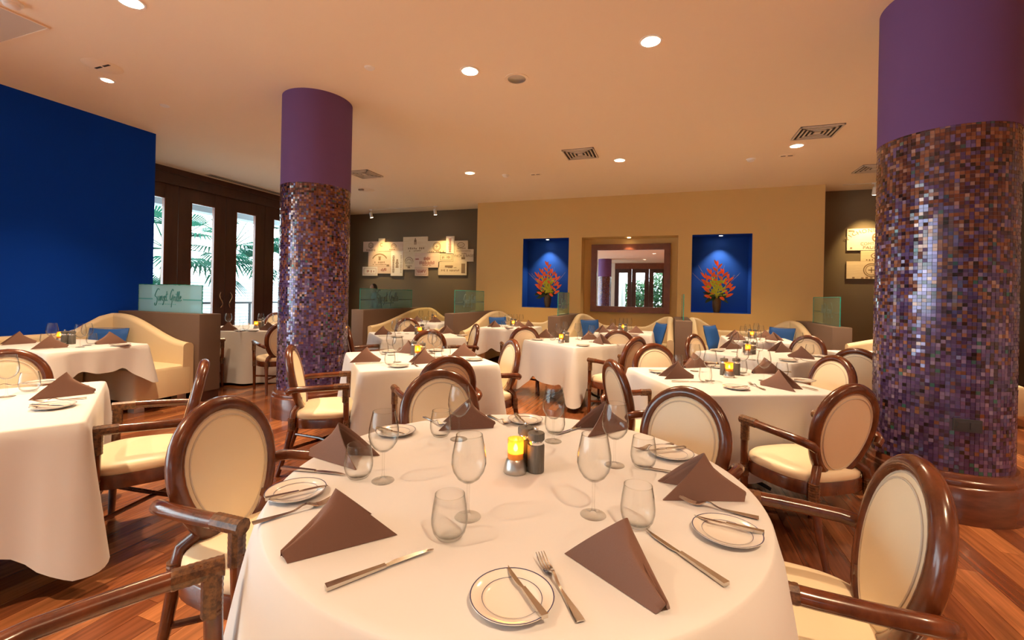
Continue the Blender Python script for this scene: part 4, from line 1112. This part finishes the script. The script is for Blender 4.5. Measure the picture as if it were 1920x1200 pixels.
def lay(tk, items):
    """items: (kind, px, py[, px2, py2]) with pixels of the base on the cloth"""
    done = {}
    def P(kd, loc, rz, scale=None):
        d, g = DESC[kd]
        o = put(kd, loc, rz, '%s on %s' % (d, TBL[tk]), '%s on %s' % (g, TBL[tk]), scale); done.setdefault(kd, []).append(o)
    for it in items:
        kd = it[0]
        if kd == 'p':
            p = atz(it[1], it[2], SZ + .006); ang = it[3]
            P('p', (p.x, p.y, SZ), 0); P('b', (p.x + .026 * math.sin(ang), p.y - .026 * math.cos(ang), SZ + .0125), ang)
        elif kd in 'kf':          # handle end -> tip
            a, b = atz(it[1], it[2], SZ), atz(it[3], it[4], SZ); c = (a + b) / 2; v = b - a
            P(kd, (c.x, c.y, SZ), math.atan2(v.y, v.x))
        elif kd == 'n':           # low ridge end -> open end of the near wing
            a, b = atz(it[1], it[2], SZ), atz(it[3], it[4], SZ); v = b - a; al = math.atan2(v.y, v.x); c = (a + b) / 2
            best = None
            for s in (1, -1):
                rz = al - s * NAX
                far = Vector((math.cos(rz - s * NAX), math.sin(rz - s * NAX))) * .265
                dd = (Vector((a.x, a.y)) + far).length
                if best is None or dd > best[0]: best = (dd, rz)
            st = c - v.normalized() * .265 / 2
            P('n', (st.x, st.y, SZ), best[1])
        else:
            p = atz(it[1], it[2], SZ); P(kd, (p.x, p.y, SZ), random.uniform(0, 6))
    # nudge upright things clear of each other and of the napkins
    rad = dict(w=.044, g=.044, m=.030, c=.040); ups = [(o, rad[k]) for k in 'cmwg' for o in done.get(k, [])]
    tents = []
    for o in done.get('n', []):
        a = o.rotation_euler.z; st = Vector((o.location.x, o.location.y)); tents.append((st, st + Vector((math.cos(a), math.sin(a))) * .25))
    for _ in range(14):
        for i, (o, r) in enumerate(ups):
            p = Vector((o.location.x, o.location.y))
            for o2, r2 in ups[:i]:
                v = p - Vector((o2.location.x, o2.location.y)); d_ = v.length
                if d_ < r + r2: p += (v / d_ if d_ > 1e-4 else Vector((1, 0))) * (r + r2 - d_)
            if tk != 'T1':
                for a, b in tents:
                    ab = b - a; u = max(0, min(1, (p - a).dot(ab) / ab.dot(ab))); v = p - (a + ab * u); d_ = v.length; need = r + .02 + .055 * u
                    if d_ < need: p += (v / d_ if d_ > 1e-4 else Vector((0, 1))) * (need - d_) * .6
            o.location.x, o.location.y = p.x, p.y
    cx, cy = CEN[tk]
    for kd, objs in done.items():
        if len(objs) < 2: continue
        pairs = []
        for o in objs:
            ao = math.atan2(o.location.y - cy, o.location.x - cx)
            for q, (lx, ly, ph) in enumerate(LMK[tk]):
                al = math.atan2(ly - cy, lx - cx); pairs.append((abs((ao - al + PI) % (2 * PI) - PI), o.name, q, o, ph))
        pairs.sort(key=lambda t: t[:3]); uo, uq = set(), set()
        for d_, nm, q, o, ph in pairs:
            if nm in uo or q in uq: continue
            uo.add(nm); uq.add(q); o['label'] = '%s %s' % (o['label'], ph)
lay('T1', [('n', 530, 1053, 735, 1005), ('n', 577, 850, 668, 882), ('n', 908, 802, 848, 806), ('n', 1186, 800, 1095, 822), ('n', 1400, 937, 1248, 938), ('n', 1246, 1152, 1065, 1042),
  ('k', 616, 1104, 808, 1033), ('k', 528, 879, 652, 892), ('k', 1213 + 144, 1096, 1213, 998), ('k', 1090, 801, 1055, 812), ('k', 1300, 893, 1233, 882),
  ('f', 1099, 1184, 1006, 1038), ('f', 494, 978, 610, 945), ('f', 1420, 973, 1276, 940), ('f', 922, 783, 952, 797), ('f', 1258, 834, 1192, 846), ('f', 800, 785, 832, 800),
  ('p', 960, 1122, math.radians(135)), ('p', 555, 923, math.radians(55)), ('p', 742, 810, math.radians(-10)), ('p', 985, 788, math.radians(-55)), ('p', 1258, 851, math.radians(215)), ('p', 1363, 999, math.radians(170)),
  ('w', 718, 902), ('w', 877, 970), ('w', 860, 824), ('w', 1037, 828), ('w', 1112, 966), ('w', 1152, 873),
  ('g', 682, 897), ('g', 842, 1008), ('g', 826, 818), ('g', 1040, 812), ('g', 1206, 876), ('g', 1195, 986),
  ('c', 966, 884), ('m', 1003, 883), ('m', 985, 870)])
lay('T2', [('n', 177, 737, 60, 750), ('f', 163, 747, 58, 756), ('p', 100, 762, math.radians(20)), ('g', 55, 734), ('w', 12, 744), ('k', 175, 726, 80, 724), ('f', -30, 727, 20, 724), ('p', 78, 718, 1.0), ('w', -30, 735)])
lay('T3', [('n', 66, 643, 8, 647), ('n', 126, 651, 62, 655), ('n', 181, 646, 234, 643), ('w', 97, 648), ('w', 150, 651), ('w', 163, 648), ('g', 86, 645), ('g', 172, 645), ('m', 121, 645), ('m', 135, 645), ('c', 113, 642), ('p', 226, 647, .6), ('k', 82, 655, 115, 653), ('p', 104, 645, .3)])
lay('T4', [('n', 712, 678, 660, 680), ('n', 748, 661, 775, 664), ('n', 815, 680, 780, 683), ('n', 892, 668, 846, 668), ('w', 745, 679), ('w', 733, 666), ('w', 818, 670), ('w', 810, 663), ('g', 731, 684), ('g', 723, 665), ('g', 836, 670), ('g', 806, 676),
  ('c', 783, 671), ('m', 792, 669), ('m', 780, 664), ('p', 748, 686, .4), ('p', 889, 674, 1.0), ('p', 730, 659, .4), ('p', 818, 657, 1.4), ('k', 670, 683, 718, 681), ('f', 785, 689, 770, 680), ('k', 800, 658, 815, 664)])
lay('T5', [('n', 1303, 709, 1246, 711), ('n', 1290, 690, 1322, 689), ('n', 1416, 700, 1462, 701), ('n', 1424, 721, 1490, 735), ('w', 1302, 696), ('w', 1331, 714), ('w', 1398, 699), ('w', 1432, 714), ('g', 1282, 690), ('g', 1325, 716), ('g', 1392, 700), ('g', 1466, 706),
  ('c', 1367, 707), ('m', 1357, 703), ('m', 1380, 703), ('p', 1236, 697, .2), ('p', 1380, 727, .8), ('p', 1505, 714, .3), ('p', 1345, 688, .6), ('k', 1269, 716, 1312, 717), ('k', 1523, 731, 1488, 722), ('f', 1440, 734, 1399, 718), ('f', 1230, 702, 1262, 698), ('k', 1470, 698, 1440, 697)])
lay('T6', [('n', 1106, 641, 1138, 648), ('n', 1096, 637, 1116, 637), ('n', 1030, 634, 1014, 633), ('w', 1047, 637), ('w', 1083, 636), ('w', 1111, 642), ('w', 1060, 631), ('g', 1036, 638), ('g', 1088, 638), ('c', 1052, 643), ('m', 1063, 642), ('m', 1058, 638), ('p', 1093, 648, .3), ('p', 1130, 637, .5), ('p', 1008, 637, .5), ('k', 1155, 646, 1136, 644)])
lay('T7', [('n', 1392, 654, 1360, 655), ('n', 1485, 660, 1453, 661), ('n', 1478, 669, 1525, 674), ('w', 1377, 660), ('w', 1410, 675), ('w', 1498, 658), ('w', 1420, 652), ('g', 1424, 658), ('g', 1518, 664), ('c', 1402, 665), ('m', 1412, 664), ('m', 1398, 661), ('p', 1478, 676, .3), ('p', 1538, 668, .7), ('p', 1345, 657, .5), ('f', 1515, 678, 1495, 675), ('k', 1455, 654, 1440, 656)])
lay('T8', [('n', 734, 627, 704, 628), ('n', 764, 622, 778, 622), ('n', 850, 624, 830, 626), ('w', 748, 625), ('w', 763, 626), ('w', 740, 633), ('w', 792, 622), ('g', 752, 622), ('g', 800, 627), ('c', 787, 628), ('m', 781, 627), ('m', 791, 625), ('p', 866, 629, .3), ('p', 745, 632, .5), ('p', 822, 631, .5), ('k', 716, 631, 738, 631)])
lay('T9', [('n', 938, 613, 922, 614), ('n', 980, 612, 966, 612), ('n', 984, 613, 1002, 612), ('w', 950, 613), ('w', 958, 611), ('w', 966, 610), ('w', 977, 611), ('g', 941, 613), ('g', 970, 614), ('c', 962, 612), ('m', 959, 610), ('m', 965, 611), ('p', 955, 615, .3)])
lay('T10', [('n', 1143, 623, 1122, 624), ('n', 1158, 618, 1143, 618), ('n', 1180, 624, 1205, 625), ('w', 1149, 622), ('w', 1165, 619), ('w', 1172, 620), ('w', 1180, 619), ('g', 1147, 624), ('g', 1176, 622), ('c', 1169, 621), ('m', 1165, 621), ('m', 1173, 622), ('p', 1190, 627, .4), ('p', 1160, 626, .3)])
lay('T11', [('n', 1395, 633, 1366, 633), ('n', 1398, 638, 1372, 638), ('n', 1432, 636, 1461, 640), ('n', 1426, 633, 1444, 634), ('w', 1393, 640), ('w', 1405, 635), ('w', 1426, 638), ('w', 1418, 632), ('g', 1400, 641), ('g', 1430, 642), ('c', 1410, 635), ('m', 1415, 634), ('m', 1406, 633), ('p', 1445, 642, .3)])
lay('T12', [('n', 441, 620, 414, 620), ('n', 487, 619, 511, 620), ('w', 428, 615), ('w', 455, 617), ('w', 489, 614), ('w', 507, 618), ('w', 516, 615), ('g', 461, 618), ('g', 444, 614), ('g', 516, 622), ('c', 480, 616), ('m', 487, 615), ('m', 492, 613), ('p', 452, 620, .3), ('p', 475, 620, .6), ('f', 445, 623, 460, 620), ('k', 480, 622, 468, 620)])
lay('T13', [('n', 788, 603, 776, 603), ('n', 808, 604, 824, 604), ('w', 789, 602), ('w', 806, 602), ('w', 812, 604), ('g', 784, 604), ('g', 797, 603), ('c', 815, 602), ('m', 811, 601)])

# ================================================================== WINE CRATE PANELS ON THE TAUPE WALL
Q = lambda x, y: (660 + x / 8, 430 + y / 8)
crates = [(170, 185, 400, 335, 'pink', 'shield', 'with a dark hexagonal crest'), (400, 135, 495, 330, 'wood', 'tall', 'narrow upright with a faint letter'), (495, 190, 768, 325, 'pink', 'arch', 'with a small arched crest'),
 (768, 115, 1135, 355, 'wood', 'statue', 'large, stamped with a dark tower'), (1135, 175, 1415, 345, 'wood', 'ring', 'with a round medallion'), (1415, 103, 1532, 370, 'pale', 'vert', 'narrow upright with red vertical lettering'),
 (1532, 170, 1740, 300, 'wood', 'oval', 'with an oval vignette'), (248, 335, 590, 560, 'pink', 'archgate', 'with a wide arch over a gate'), (590, 320, 765, 700, 'pale', 'side', 'pale upright with sideways dark lettering'),
 (768, 355, 945, 605, 'wood', 'dome', 'with a domed crest'), (945, 355, 1310, 575, 'pink', 'chateau', 'with a reddish castle stamp'), (1310, 360, 1520, 485, 'wood', 'frame', 'with a boxed stamp'),
 (1520, 300, 1825, 485, 'wood', 'lynch', 'with printed capitals'), (160, 560, 385, 698, 'pale', 'box', 'pale with a thin box outline'), (385, 560, 590, 665, 'pink', 'faint', 'with a faint pink stamp'),
 (945, 575, 1140, 700, 'pink', 'banner', 'with a scrolled banner'), (1297, 485, 1720, 690, 'wood', 'wide', 'wide, with a small central stamp')]
def ringstamp(b, cx, cz, r, rz=None, w_=.006, a0=0, a1=2 * PI):
    n = 24; b.tube([(cx + r * math.cos(a0 + (a1 - a0) * k / n), 0, cz + (rz or r) * math.sin(a0 + (a1 - a0) * k / n)) for k in range(n + 1)], w_, 4, ry=.001, upv=(0, 1, 0))
def bar(b, cx, cz, wx, wz): b.box((cx, 0, cz), (wx, .002, wz))
def crate(p0, p1, kind, art, label, Y, off):
    x0, x1 = p0.x, p1.x; z0, z1 = min(p0.z, p1.z), max(p0.z, p1.z); W, Hh = x1 - x0, z1 - z0
    t = thing('wine_crate_panel', label, 'crate panel', ((x0 + x1) / 2, Y, z0), 0, 'printed wine crate panels')
    MB().box((0, -.012 - off / 2, Hh / 2), (W - .006, .024 + off, Hh - .006)).build('board', 'crate_' + kind, t, smooth=False)
    b = MB(); yy = -.0255 - off; cz = Hh / 2; ink = 'crate_ink'; S = min(W, Hh)
    rr = random.Random(int(W * 1000))
    def words(z, w_, h, n):
        x = -w_ / 2; u = w_ / n
        for i in range(n):
            if rr.random() < .85: bar(b, x + u * (i + .5), z + rr.uniform(-.1, .1) * h, u * .55, h * rr.uniform(.6, 1))
    if art == 'shield':
        for r in (.30, .20): b.tube([(r * S * math.sin(PI / 3 * k), 0, cz + .12 * S + r * S * math.cos(PI / 3 * k)) for k in range(6)], .010, 4, True, ry=.001, upv=(0, 1, 0))
        bar(b, 0, cz + .12 * S, .14 * S, .14 * S); words(cz - .35 * S, W * .6, .05, 7)
    elif art == 'tall': ringstamp(b, 0, cz, .2 * S, None, .008, .8, 5.4)
    elif art in ('arch', 'dome'):
        ringstamp(b, 0, cz - .05 * S, .33 * S, None, .008, 0, PI); ringstamp(b, 0, cz - .05 * S, .2 * S, None, .006, 0, PI); words(cz - .12 * S, S * .7, .06 * S, 6); words(cz - .33 * S, W * .5, .035, 6)
        if art == 'dome': bar(b, 0, cz - .30 * S - .05, .2 * S, .12 * S)
    elif art == 'statue':
        bar(b, 0, cz + .20 * S, .16 * S, .06 * S); bar(b, -.05 * S, cz + .05 * S + .05, .05 * S, .30 * S); bar(b, .05 * S, cz + .05 * S + .05, .05 * S, .30 * S); bar(b, 0, cz + .3 * S, .06 * S, .22 * S); words(cz - .22 * S, W * .75, .06, 10); words(cz - .36 * S, W * .5, .03, 8)
    elif art == 'ring':
        ringstamp(b, 0, cz, .36 * S, None, .009); ringstamp(b, 0, cz, .27 * S, None, .006); b.box((0, 0, cz), (.3 * S, .002, .05 * S)); b.box((0, 0, cz), (.05 * S, .002, .3 * S)); words(cz - .44 * S, W * .8, .04, 9)
    elif art == 'vert':
        ink = 'crate_red_ink'
        for i in range(13): bar(b, 0, Hh * (.12 + .06 * i), W * rr.uniform(.2, .34), Hh * .04)
    elif art == 'oval': ringstamp(b, 0, cz, .42 * S, .26 * S, .008); words(cz, S * .5, .10 * S, 5); words(cz - .38 * S, W * .7, .03, 8)
    elif art == 'archgate':
        ringstamp(b, 0, cz - .25 * S, .62 * S, .58 * S, .016, .5, PI - .5); bar(b, 0, cz + .02 * S, .16 * S, .20 * S); bar(b, 0, cz + .15 * S, .22 * S, .05 * S); words(cz - .22 * S, W * .45, .05, 9); words(cz - .36 * S, W * .6, .025, 10); bar(b, W * .36, Hh * .08, .08, .05)
    elif art == 'side':
        for i in range(14):
            bar(b, -W * .28, Hh * (.14 + .05 * i), W * rr.uniform(.12, .2), Hh * .032)
            if 3 < i < 11: bar(b, W * .02, Hh * (.14 + .05 * i), W * rr.uniform(.1, .3), Hh * .035)
            bar(b, W * .34, Hh * (.14 + .05 * i), W * rr.uniform(.06, .12), Hh * .02)
    elif art == 'chateau':
        ink = 'crate_red_ink'
        for i in range(7): bar(b, (-.21 + .07 * i) * S, cz + .1 * S, .05 * S, (.12 + .14 * math.sin(i + .8) ** 2) * S)
        words(cz - .18 * S, W * .62, .085, 11); words(cz - .34 * S, W * .36, .03, 8); bar(b, -W * .4, cz + .03, .10, .03)
    elif art in ('frame', 'box', 'banner'):
        for s in (-1, 1): bar(b, s * W * .40, cz, .008, Hh * .62); bar(b, 0, cz + s * Hh * .31, W * .80, .008)
        words(cz, W * .6, .07, 7); ink = 'crate_red_ink' if art != 'frame' else ink
        if art == 'banner': words(cz + .12 * S, W * .7, .05, 6)
    elif art == 'lynch': words(cz + .15 * S, W * .3, .03, 5); bar(b, 0, cz - .22 * S, .10, .05); words(cz + .36 * S, W * .7, .02, 12)
    elif art == 'faint': ink = 'crate_red_ink'; words(cz, W * .5, .08, 6); words(cz + .2 * S, W * .3, .05, 5)
    elif art == 'wide': bar(b, W * -.12, cz + .15 * S, .22, .05); words(cz + .02, W * .3, .03, 6); words(cz - .15 * S, W * .8, .05, 16); bar(b, W * .38, cz, .10, Hh * .7)
    if b.v: o = b.build('stamp', ink, t, smooth=False); o.location.y = yy
    if art == 'lynch': text_mesh('lettering', 'LYNCH & BAGES', .085, 'crate_ink', t, (0, yy - .001, cz - .01), (PI / 2, 0, 0), sx=1.0)
    if art == 'pichon':
        for i, ch in enumerate('PICHON'):
            a = math.radians(158 - 13 * i); text_mesh('lettering', ch, .10, 'crate_ink', t, (-.02 + .40 * math.cos(a), yy - .001, cz - .06 + .23 * math.sin(a) * .95), (PI / 2, -(a - PI / 2), 0))
        for i, ch in enumerate('LON'):
            a = math.radians(92 - 12 * i); text_mesh('lettering', ch, .10, 'crate_ink', t, (.04 + .40 * math.cos(a), yy - .001, cz - .06 + .23 * math.sin(a)), (PI / 2, -(a - PI / 2), 0))
        text_mesh('lettering', 'COMTESSE DE', .075, 'crate_ink', t, (.05, yy - .001, cz - .085), (PI / 2, 0, 0)); text_mesh('lettering', 'PAUILLAC', .075, 'crate_ink', t, (.05, yy - .001, cz - .155), (PI / 2, 0, 0), sx=1.2)
        bb = MB(); ringstamp(bb, .05, cz + .03, .05, .07, .012); bb.box((.05, 0, cz + .04), (.10, .002, .03)).box((-.33, 0, cz + .16), (.09, .002, .02)); bb.box((-.33, 0, cz - .16), (.03, .002, .03)); o = bb.build('stamp', 'crate_ink', t, smooth=False); o.location.y = yy
    return t
for i, (a, b_, c, d, kd, art, tx) in enumerate(crates):
    p0, p1 = aty(*Q(a, b_), YDK - .02), aty(*Q(c, d), YDK - .02)
    crate(p0, p1, kd, art, 'wooden wine crate panel ' + tx, YDK, .004 * (i % 3))
p0 = aty(1588, 429, YDK - .02); p1 = aty(1586.5, 470, YDK - .02)
crate(Vector((p0.x, 0, p0.z)), Vector((p0.x + .80, 0, p1.z)), 'pale', 'pichon', 'pale wine crate panel with arched capitals beside the outlet-cover column', YDK, .004)
crate(Vector((p0.x + .22, 0, p1.z)), Vector((p0.x + .72, 0, aty(1616, 490, YDK).z)), 'wood', 'oval', 'small wine crate panel between two larger ones beside the outlet-cover column', YDK, .0)
crate(Vector((p0.x, 0, aty(1586, 490, YDK).z)), Vector((p0.x + .78, 0, aty(1586, 523, YDK).z)), 'wood', 'ring', 'yellowish wine crate panel with a scrolled stamp beside the outlet-cover column', YDK, .008)

# ================================================================== FLOWERS IN THE NICHES
def blade(b, base, tip, wd, bend, n=6, up=(0, 0, 1)):
    base, tip = Vector(base), Vector(tip); d = tip - base; side = d.cross(Vector((0, 1, 0.2))).normalized(); nrm = side.cross(d).normalized()
    vs, fs = [], []
    for i in range(n + 1):
        t = i / n; c = base + d * t + Vector(up) * (bend * math.sin(PI * t)); w_ = wd * math.sin(PI * min(1, t * .92 + .08)) ** .8
        vs += [c - side * w_, c + nrm * w_ * .35, c + side * w_, c - nrm * w_ * .12]
    for i in range(n):
        a = 4 * i
        for k in range(4): fs.append((a + k, a + (k + 1) % 4, a + 4 + (k + 1) % 4, a + 4 + k))
    b.add(vs, fs)
def arrangement(x, seed, label):
    r = random.Random(seed)
    t = thing('flower_arrangement', label, 'flowers', (x, YB + .17, NZ0 + .006))
    MB().lathe([(0, 0), (.055, 0), (.062, .03), (.078, .12), (.082, .20), (.074, .26), (.060, .285), (.052, .285), (.06, .25), (0, .24)], 24).build('vase', 'vase_glaze', t)
    # dark foliage at the lip, yellow-green leaves above, orange heliconias, bare twigs
    for k in range(26):
        a = r.uniform(0, 2 * PI); b = MB(); L = r.uniform(.12, .24)
        blade(b, (.03 * math.cos(a), .03 * math.sin(a), .27), (L * math.cos(a) * 1.15 - .05, .3 * L * math.sin(a) - .03, .27 + r.uniform(-.10, .14)), .028, .03); b.build('dark_leaf', 'dark_leaf', t)
    for k in range(44):
        b = MB(); x0, z0 = r.gauss(0, .055), r.uniform(.30, .60); s = r.uniform(.08, .15); a = r.uniform(.1, PI - .1)
        blade(b, (x0, r.uniform(-.08, .02), z0), (x0 + s * math.cos(a), -.06 + r.uniform(-.05, .05), z0 + s * math.sin(a)), .017, .01); b.build('lime_leaf', 'lime_leaf', t)
    stems = [(-.20, .62, .5), (-.16, .45, .9), (.00, .86, 0), (.19, .60, -.45), (.22, .42, -.8), (.10, .70, -.2), (-.11, .70, .25)]
    for sx, sz, tl in stems:
        h = MB().tube([(0, 0, .25), (sx * .5, -.03, .25 + (sz - .25) * .5), (sx, -.05, sz)], .007, 6).build('heliconia_stem', 'lime_leaf', t)
        for k in range(5):
            b = MB(); sg = 1 if k % 2 else -1; z = sz - .17 + .055 * k; xx = sx * (z / sz)
            blade(b, (xx, -.05, z), (xx + sg * (.115 - .012 * k) + sx * .12, -.06 + r.uniform(-.03, .03), z + .055 + .016 * k), .030 - .0022 * k, .008); b.build('bract', 'orange_petal', h)
        b = MB(); blade(b, (sx, -.05, sz + .05), (sx * 1.08, -.05, sz + .17), .016, 0); b.build('bract', 'orange_petal', h)
    for k in range(9):
        tx, tz = r.uniform(-.42, .42), r.uniform(.62, 1.0) * (1 if k < 6 else .8)
        if k > 6: tx = (-.46, .40)[k % 2]; tz = .78
        MB().tube([(tx * .1, 0, .27), (tx * .5, -.03, .27 + (tz - .27) * .55), (tx * .8, -.04 + r.uniform(-.02, .02), .27 + (tz - .27) * .82), (tx, -.05, tz)], [.0045, .004, .003, .0015], 5).build('twig', 'twig', t)
    for k in range(5):
        tx = r.uniform(-.14, .16); b = MB(); MB().tube([(0, 0, .27), (tx, -.04, .60 + .2 * r.random())], .006, 5).build('yellow_stem', 'yellow_tip', t)
arrangement(-2.50, 1, 'orange heliconia arrangement in the blue niche next to the crate wall')
arrangement(.93, 2, 'orange heliconia arrangement in the blue niche next to the bare beige wall')

# ================================================================== OUTSIDE THE DOORS
tag(MB().span((-22, -1, -.20), (XD - .2, 16, -.06)).build('terrace_deck', 'outside_deck', smooth=False), kind='structure')
tag(MB().span((-8, YF - 9, -.20), (8, YF - .2, -.06)).build('garden_ground', 'bush_green', smooth=False), kind='structure')
t = thing('terrace_eave', 'pale eave and beam over the terrace outside the palm doors', 'eave', (-10.0, 7, 3.05))
MB().box((0, 0, .10), (.30, 12, .16)).build('beam', 'white_siding', t, smooth=False); MB().box((.5, 0, .22), (1.2, 12, .06)).build('soffit', 'white_siding', t, smooth=False)
t = thing('terrace_railing', 'dark terrace railing outside the palm doors', 'railing', (-10.4, 7, -.06))
MB().box((0, 0, 1.06), (.06, 11, .05)).build('handrail', 'rail_dark', t, smooth=False)
for k in range(7): MB().box((0, -5.1 + 1.7 * k, .53), (.045, .045, 1.06)).build('post', 'rail_dark', t, smooth=False)
t = thing('slatted_building', 'white slatted building beyond the terrace', 'building', (-15.5, 9.2, -.06))
MB().box((-.1, 0, .85), (.15, 13, 1.70)).build('wall', 'white_siding', t, smooth=False)
for k in range(15): MB().box((0, 0, .06 + .115 * k), (.07, 13, .085), 0, 0).build('slat', 'white_siding', t, smooth=False)
def palm(x, y, h, seed, label, fr=1.1):
    r = random.Random(seed); t = thing('fan_palm', label, 'palm tree', (x, y, -.06), r.uniform(0, 6), 'palms on the terrace')
    n = 14; lean_ = r.uniform(-.15, .15)
    MB().tube([(lean_ * (k / n) ** 2, 0, h * k / n) for k in range(n + 1)], [.10 - .03 * k / n + .012 * (k % 2) for k in range(n + 1)], 10).build('trunk', 'palm_trunk', t)
    for k in range(15):
        a = 2 * PI * k / 15 + r.uniform(-.2, .2); el = r.uniform(-.5, 1.1); L = fr * r.uniform(.7, 1.0)
        d = Vector((math.cos(a) * math.cos(el), math.sin(a) * math.cos(el), math.sin(el))); c = Vector((lean_, 0, h)); m = c + d * L
        b = MB().tube([c, c + d * L * .5 + Vector((0, 0, .05)), m], [.016, .012, .008], 5)
        sd = d.cross(Vector((0, 0, 1))).normalized(); up = sd.cross(d).normalized()
        for j in range(19):
            q = -1.35 + 2.7 * j / 18; dr = (d * math.cos(q) + sd * math.sin(q)).normalized(); ln = fr * .78 * (1 - .25 * abs(q) / 1.35)
            p0 = m; p1 = m + dr * ln * .55 + up * .02; p2 = m + dr * ln - Vector((0, 0, .18 * fr)); w_ = .022 * fr; s2 = dr.cross(up).normalized() * w_
            b.add([p0 - s2 * .3, p0 + s2 * .3, p1 + s2, p1 - s2, p2, p1 + up * .008], [(0, 1, 2, 5), (0, 5, 3), (2, 4, 5), (5, 4, 3), (0, 3, 4, 2, 1)])
        b.build('frond', 'palm_green', t, smooth=False)
palm(-12.6, 7.9, 2.45, 1, 'tall fan palm close outside the middle terrace door', 1.5)
palm(-13.0, 10.2, 2.75, 2, 'fan palm beyond the terrace door nearest the mosaic column', 1.5)
palm(-13.0, 5.6, 3.1, 3, 'fan palm partly behind the edge of the blue wall', 1.4)
palm(-14.2, 12.6, 2.1, 4, 'shorter fan palm in front of the white slatted building', 1.0)
palm(-11.9, 7.2, .8, 5, 'low fan palm rising at the foot of the slatted building', .8)
def shrub(x, y, h, w_, seed, label):
    r = random.Random(seed); t = thing('garden_tree', label, 'tree', (x, y, -.06), 0, 'garden trees seen in the mirror')
    MB().tube([(0, 0, 0), (.05, 0, h * .5), (0, 0, h * .8)], [.09, .07, .03], 8).build('trunk', 'palm_trunk', t)
    b = MB()
    for k in range(1500):
        u, v = r.uniform(0, 2 * PI), math.acos(r.uniform(-1, 1)); q = r.random() ** .4
        c = Vector((w_ * q * math.sin(v) * math.cos(u), w_ * q * math.sin(v) * math.sin(u), h * .55 + h * .5 * q * math.cos(v)))
        d = Vector((r.gauss(0, 1), r.gauss(0, 1), r.gauss(0, 1))).normalized() * .16; s = d.cross(Vector((r.random(), r.random(), r.random()))).normalized() * .06
        b.add([c - d, c + s, c + d, c - s], [(0, 1, 2, 3)])
    b.build('foliage', 'bush_green', t, smooth=False)
for k, (x, y, h, w_) in enumerate([(-4.2, -12.0, 3.2, 1.3), (-1.9, -12.4, 2.5, 1.5), (-.1, -11.8, 3.2, 1.3), (1.7, -12.3, 3.0, 1.4), (3.4, -12.1, 2.8, 1.3)]): shrub(x, y, h, w_, k, 'leafy garden tree seen through the mirrored doors')
tag(MB().lathe([(0, 0), (.25, 0), (.22, .1), (.2, 3.6), (0, 3.6)], 24).build('porch_column', 'outside_white'), 'round white porch column seen through the mirrored doors', 'column').location = (-2.75, -10.0, -.06)

# ================================================================== PERSON BEHIND THE PARTITION
def person(x, y, rz):
    t = thing('person', 'person with black hair standing behind the glass screen under the crate panels', 'person', (x, y, 0), rz)
    V = [(0, 0, .86), (0, .01, 1.0), (0, .04, 1.16), (0, .07, 1.28), (0, .10, 1.335), (0, .12, 1.385),                      # pelvis spine neck
         (.15, .07, 1.25), (.20, .05, 1.02), (.19, .20, .88), (.18, .27, .86), (-.15, .07, 1.25), (-.20, .05, 1.02), (-.19, .20, .88), (-.18, .27, .86),
         (.085, 0, .80), (.095, .015, .44), (.10, -.02, .07), (.105, .12, .03), (-.085, 0, .80), (-.095, .015, .44), (-.10, -.02, .07), (-.105, .12, .03)]
    E_ = [(0, 1), (1, 2), (2, 3), (3, 4), (4, 5), (3, 6), (6, 7), (7, 8), (8, 9), (3, 10), (10, 11), (11, 12), (12, 13), (0, 14), (14, 15), (15, 16), (16, 17), (0, 18), (18, 19), (19, 20), (20, 21)]
    Rr = [.125, .115, .13, .115, .055, .05, .06, .045, .034, .026, .06, .045, .034, .026, .085, .06, .042, .035, .085, .06, .042, .035]
    me = bpy.data.meshes.new('body'); me.from_pydata(V, E_, []); me.update(); me.materials.append(MATS['shirt'])
    o = link('body', me, t); md = o.modifiers.new('Skin', 'SKIN'); sv = me.skin_vertices[0].data
    for i, r in enumerate(Rr): sv[i].radius = (r, r * .85)
    sv[0].use_root = True
    o.modifiers.new('Sub', 'SUBSURF').levels = 2; o.modifiers['Sub'].render_levels = 2
    hb = MB()
    pr = []
    for i in range(13):
        a = -PI / 2 + PI * i / 12; z = .112 * math.sin(a); r = .078 * math.cos(a) * (1 - .16 * max(0, -math.sin(a))); pr.append((r, z))
    hb.lathe(pr, 20, (0, .135, 1.43))
    hb.add([(-.012, .205, 1.425), (.012, .205, 1.425), (0, .207, 1.455), (0, .235, 1.418)], [(0, 1, 3), (1, 2, 3), (2, 0, 3), (0, 2, 1)])
    for s in (-1, 1): hb.lathe([(0, -.025), (.012, -.012), (.014, .008), (0, .026)], 8, (s * .078, .128, 1.43))
    hb.build('head', 'skin', t)
    b = MB(); pr = [(.083 * math.cos(a), .118 * math.sin(a)) for a in [PI / 2 * k / 8 for k in range(-2, 9)]]
    b.lathe(pr, 20, (0, .118, 1.435)); b.build('hair', 'hair', t)
    b = MB()
    for s in (-1, 1): b.lathe([(0, -.006), (.009, 0), (0, .006)], 8, (s * .03, .205, 1.437))
    b.build('eyes', 'hair', t); MB().box((0, .206, 1.375), (.04, .006, .006)).build('mouth', 'crate_red_ink', t, smooth=False)
    for s in (-1, 1):
        for k in range(5):
            fx = s * (.165 + .011 * (k % 4)) if k < 4 else s * .158; L = (.07, .08, .075, .06, .05)[k]
            MB().tube([(fx, .275, .86), (fx, .275 + L * .6, .855), (fx, .275 + L, .835)] if k < 4 else [(fx, .27, .86), (fx - s * .02, .29, .855), (fx - s * .025, .315, .845)], [.009, .0085, .007], 6).build('finger', 'skin', t)
pp = aty(706, 540, 8.9)
person(pp.x + .10, 8.85, 2.6)
bpy.context.view_layer.update()
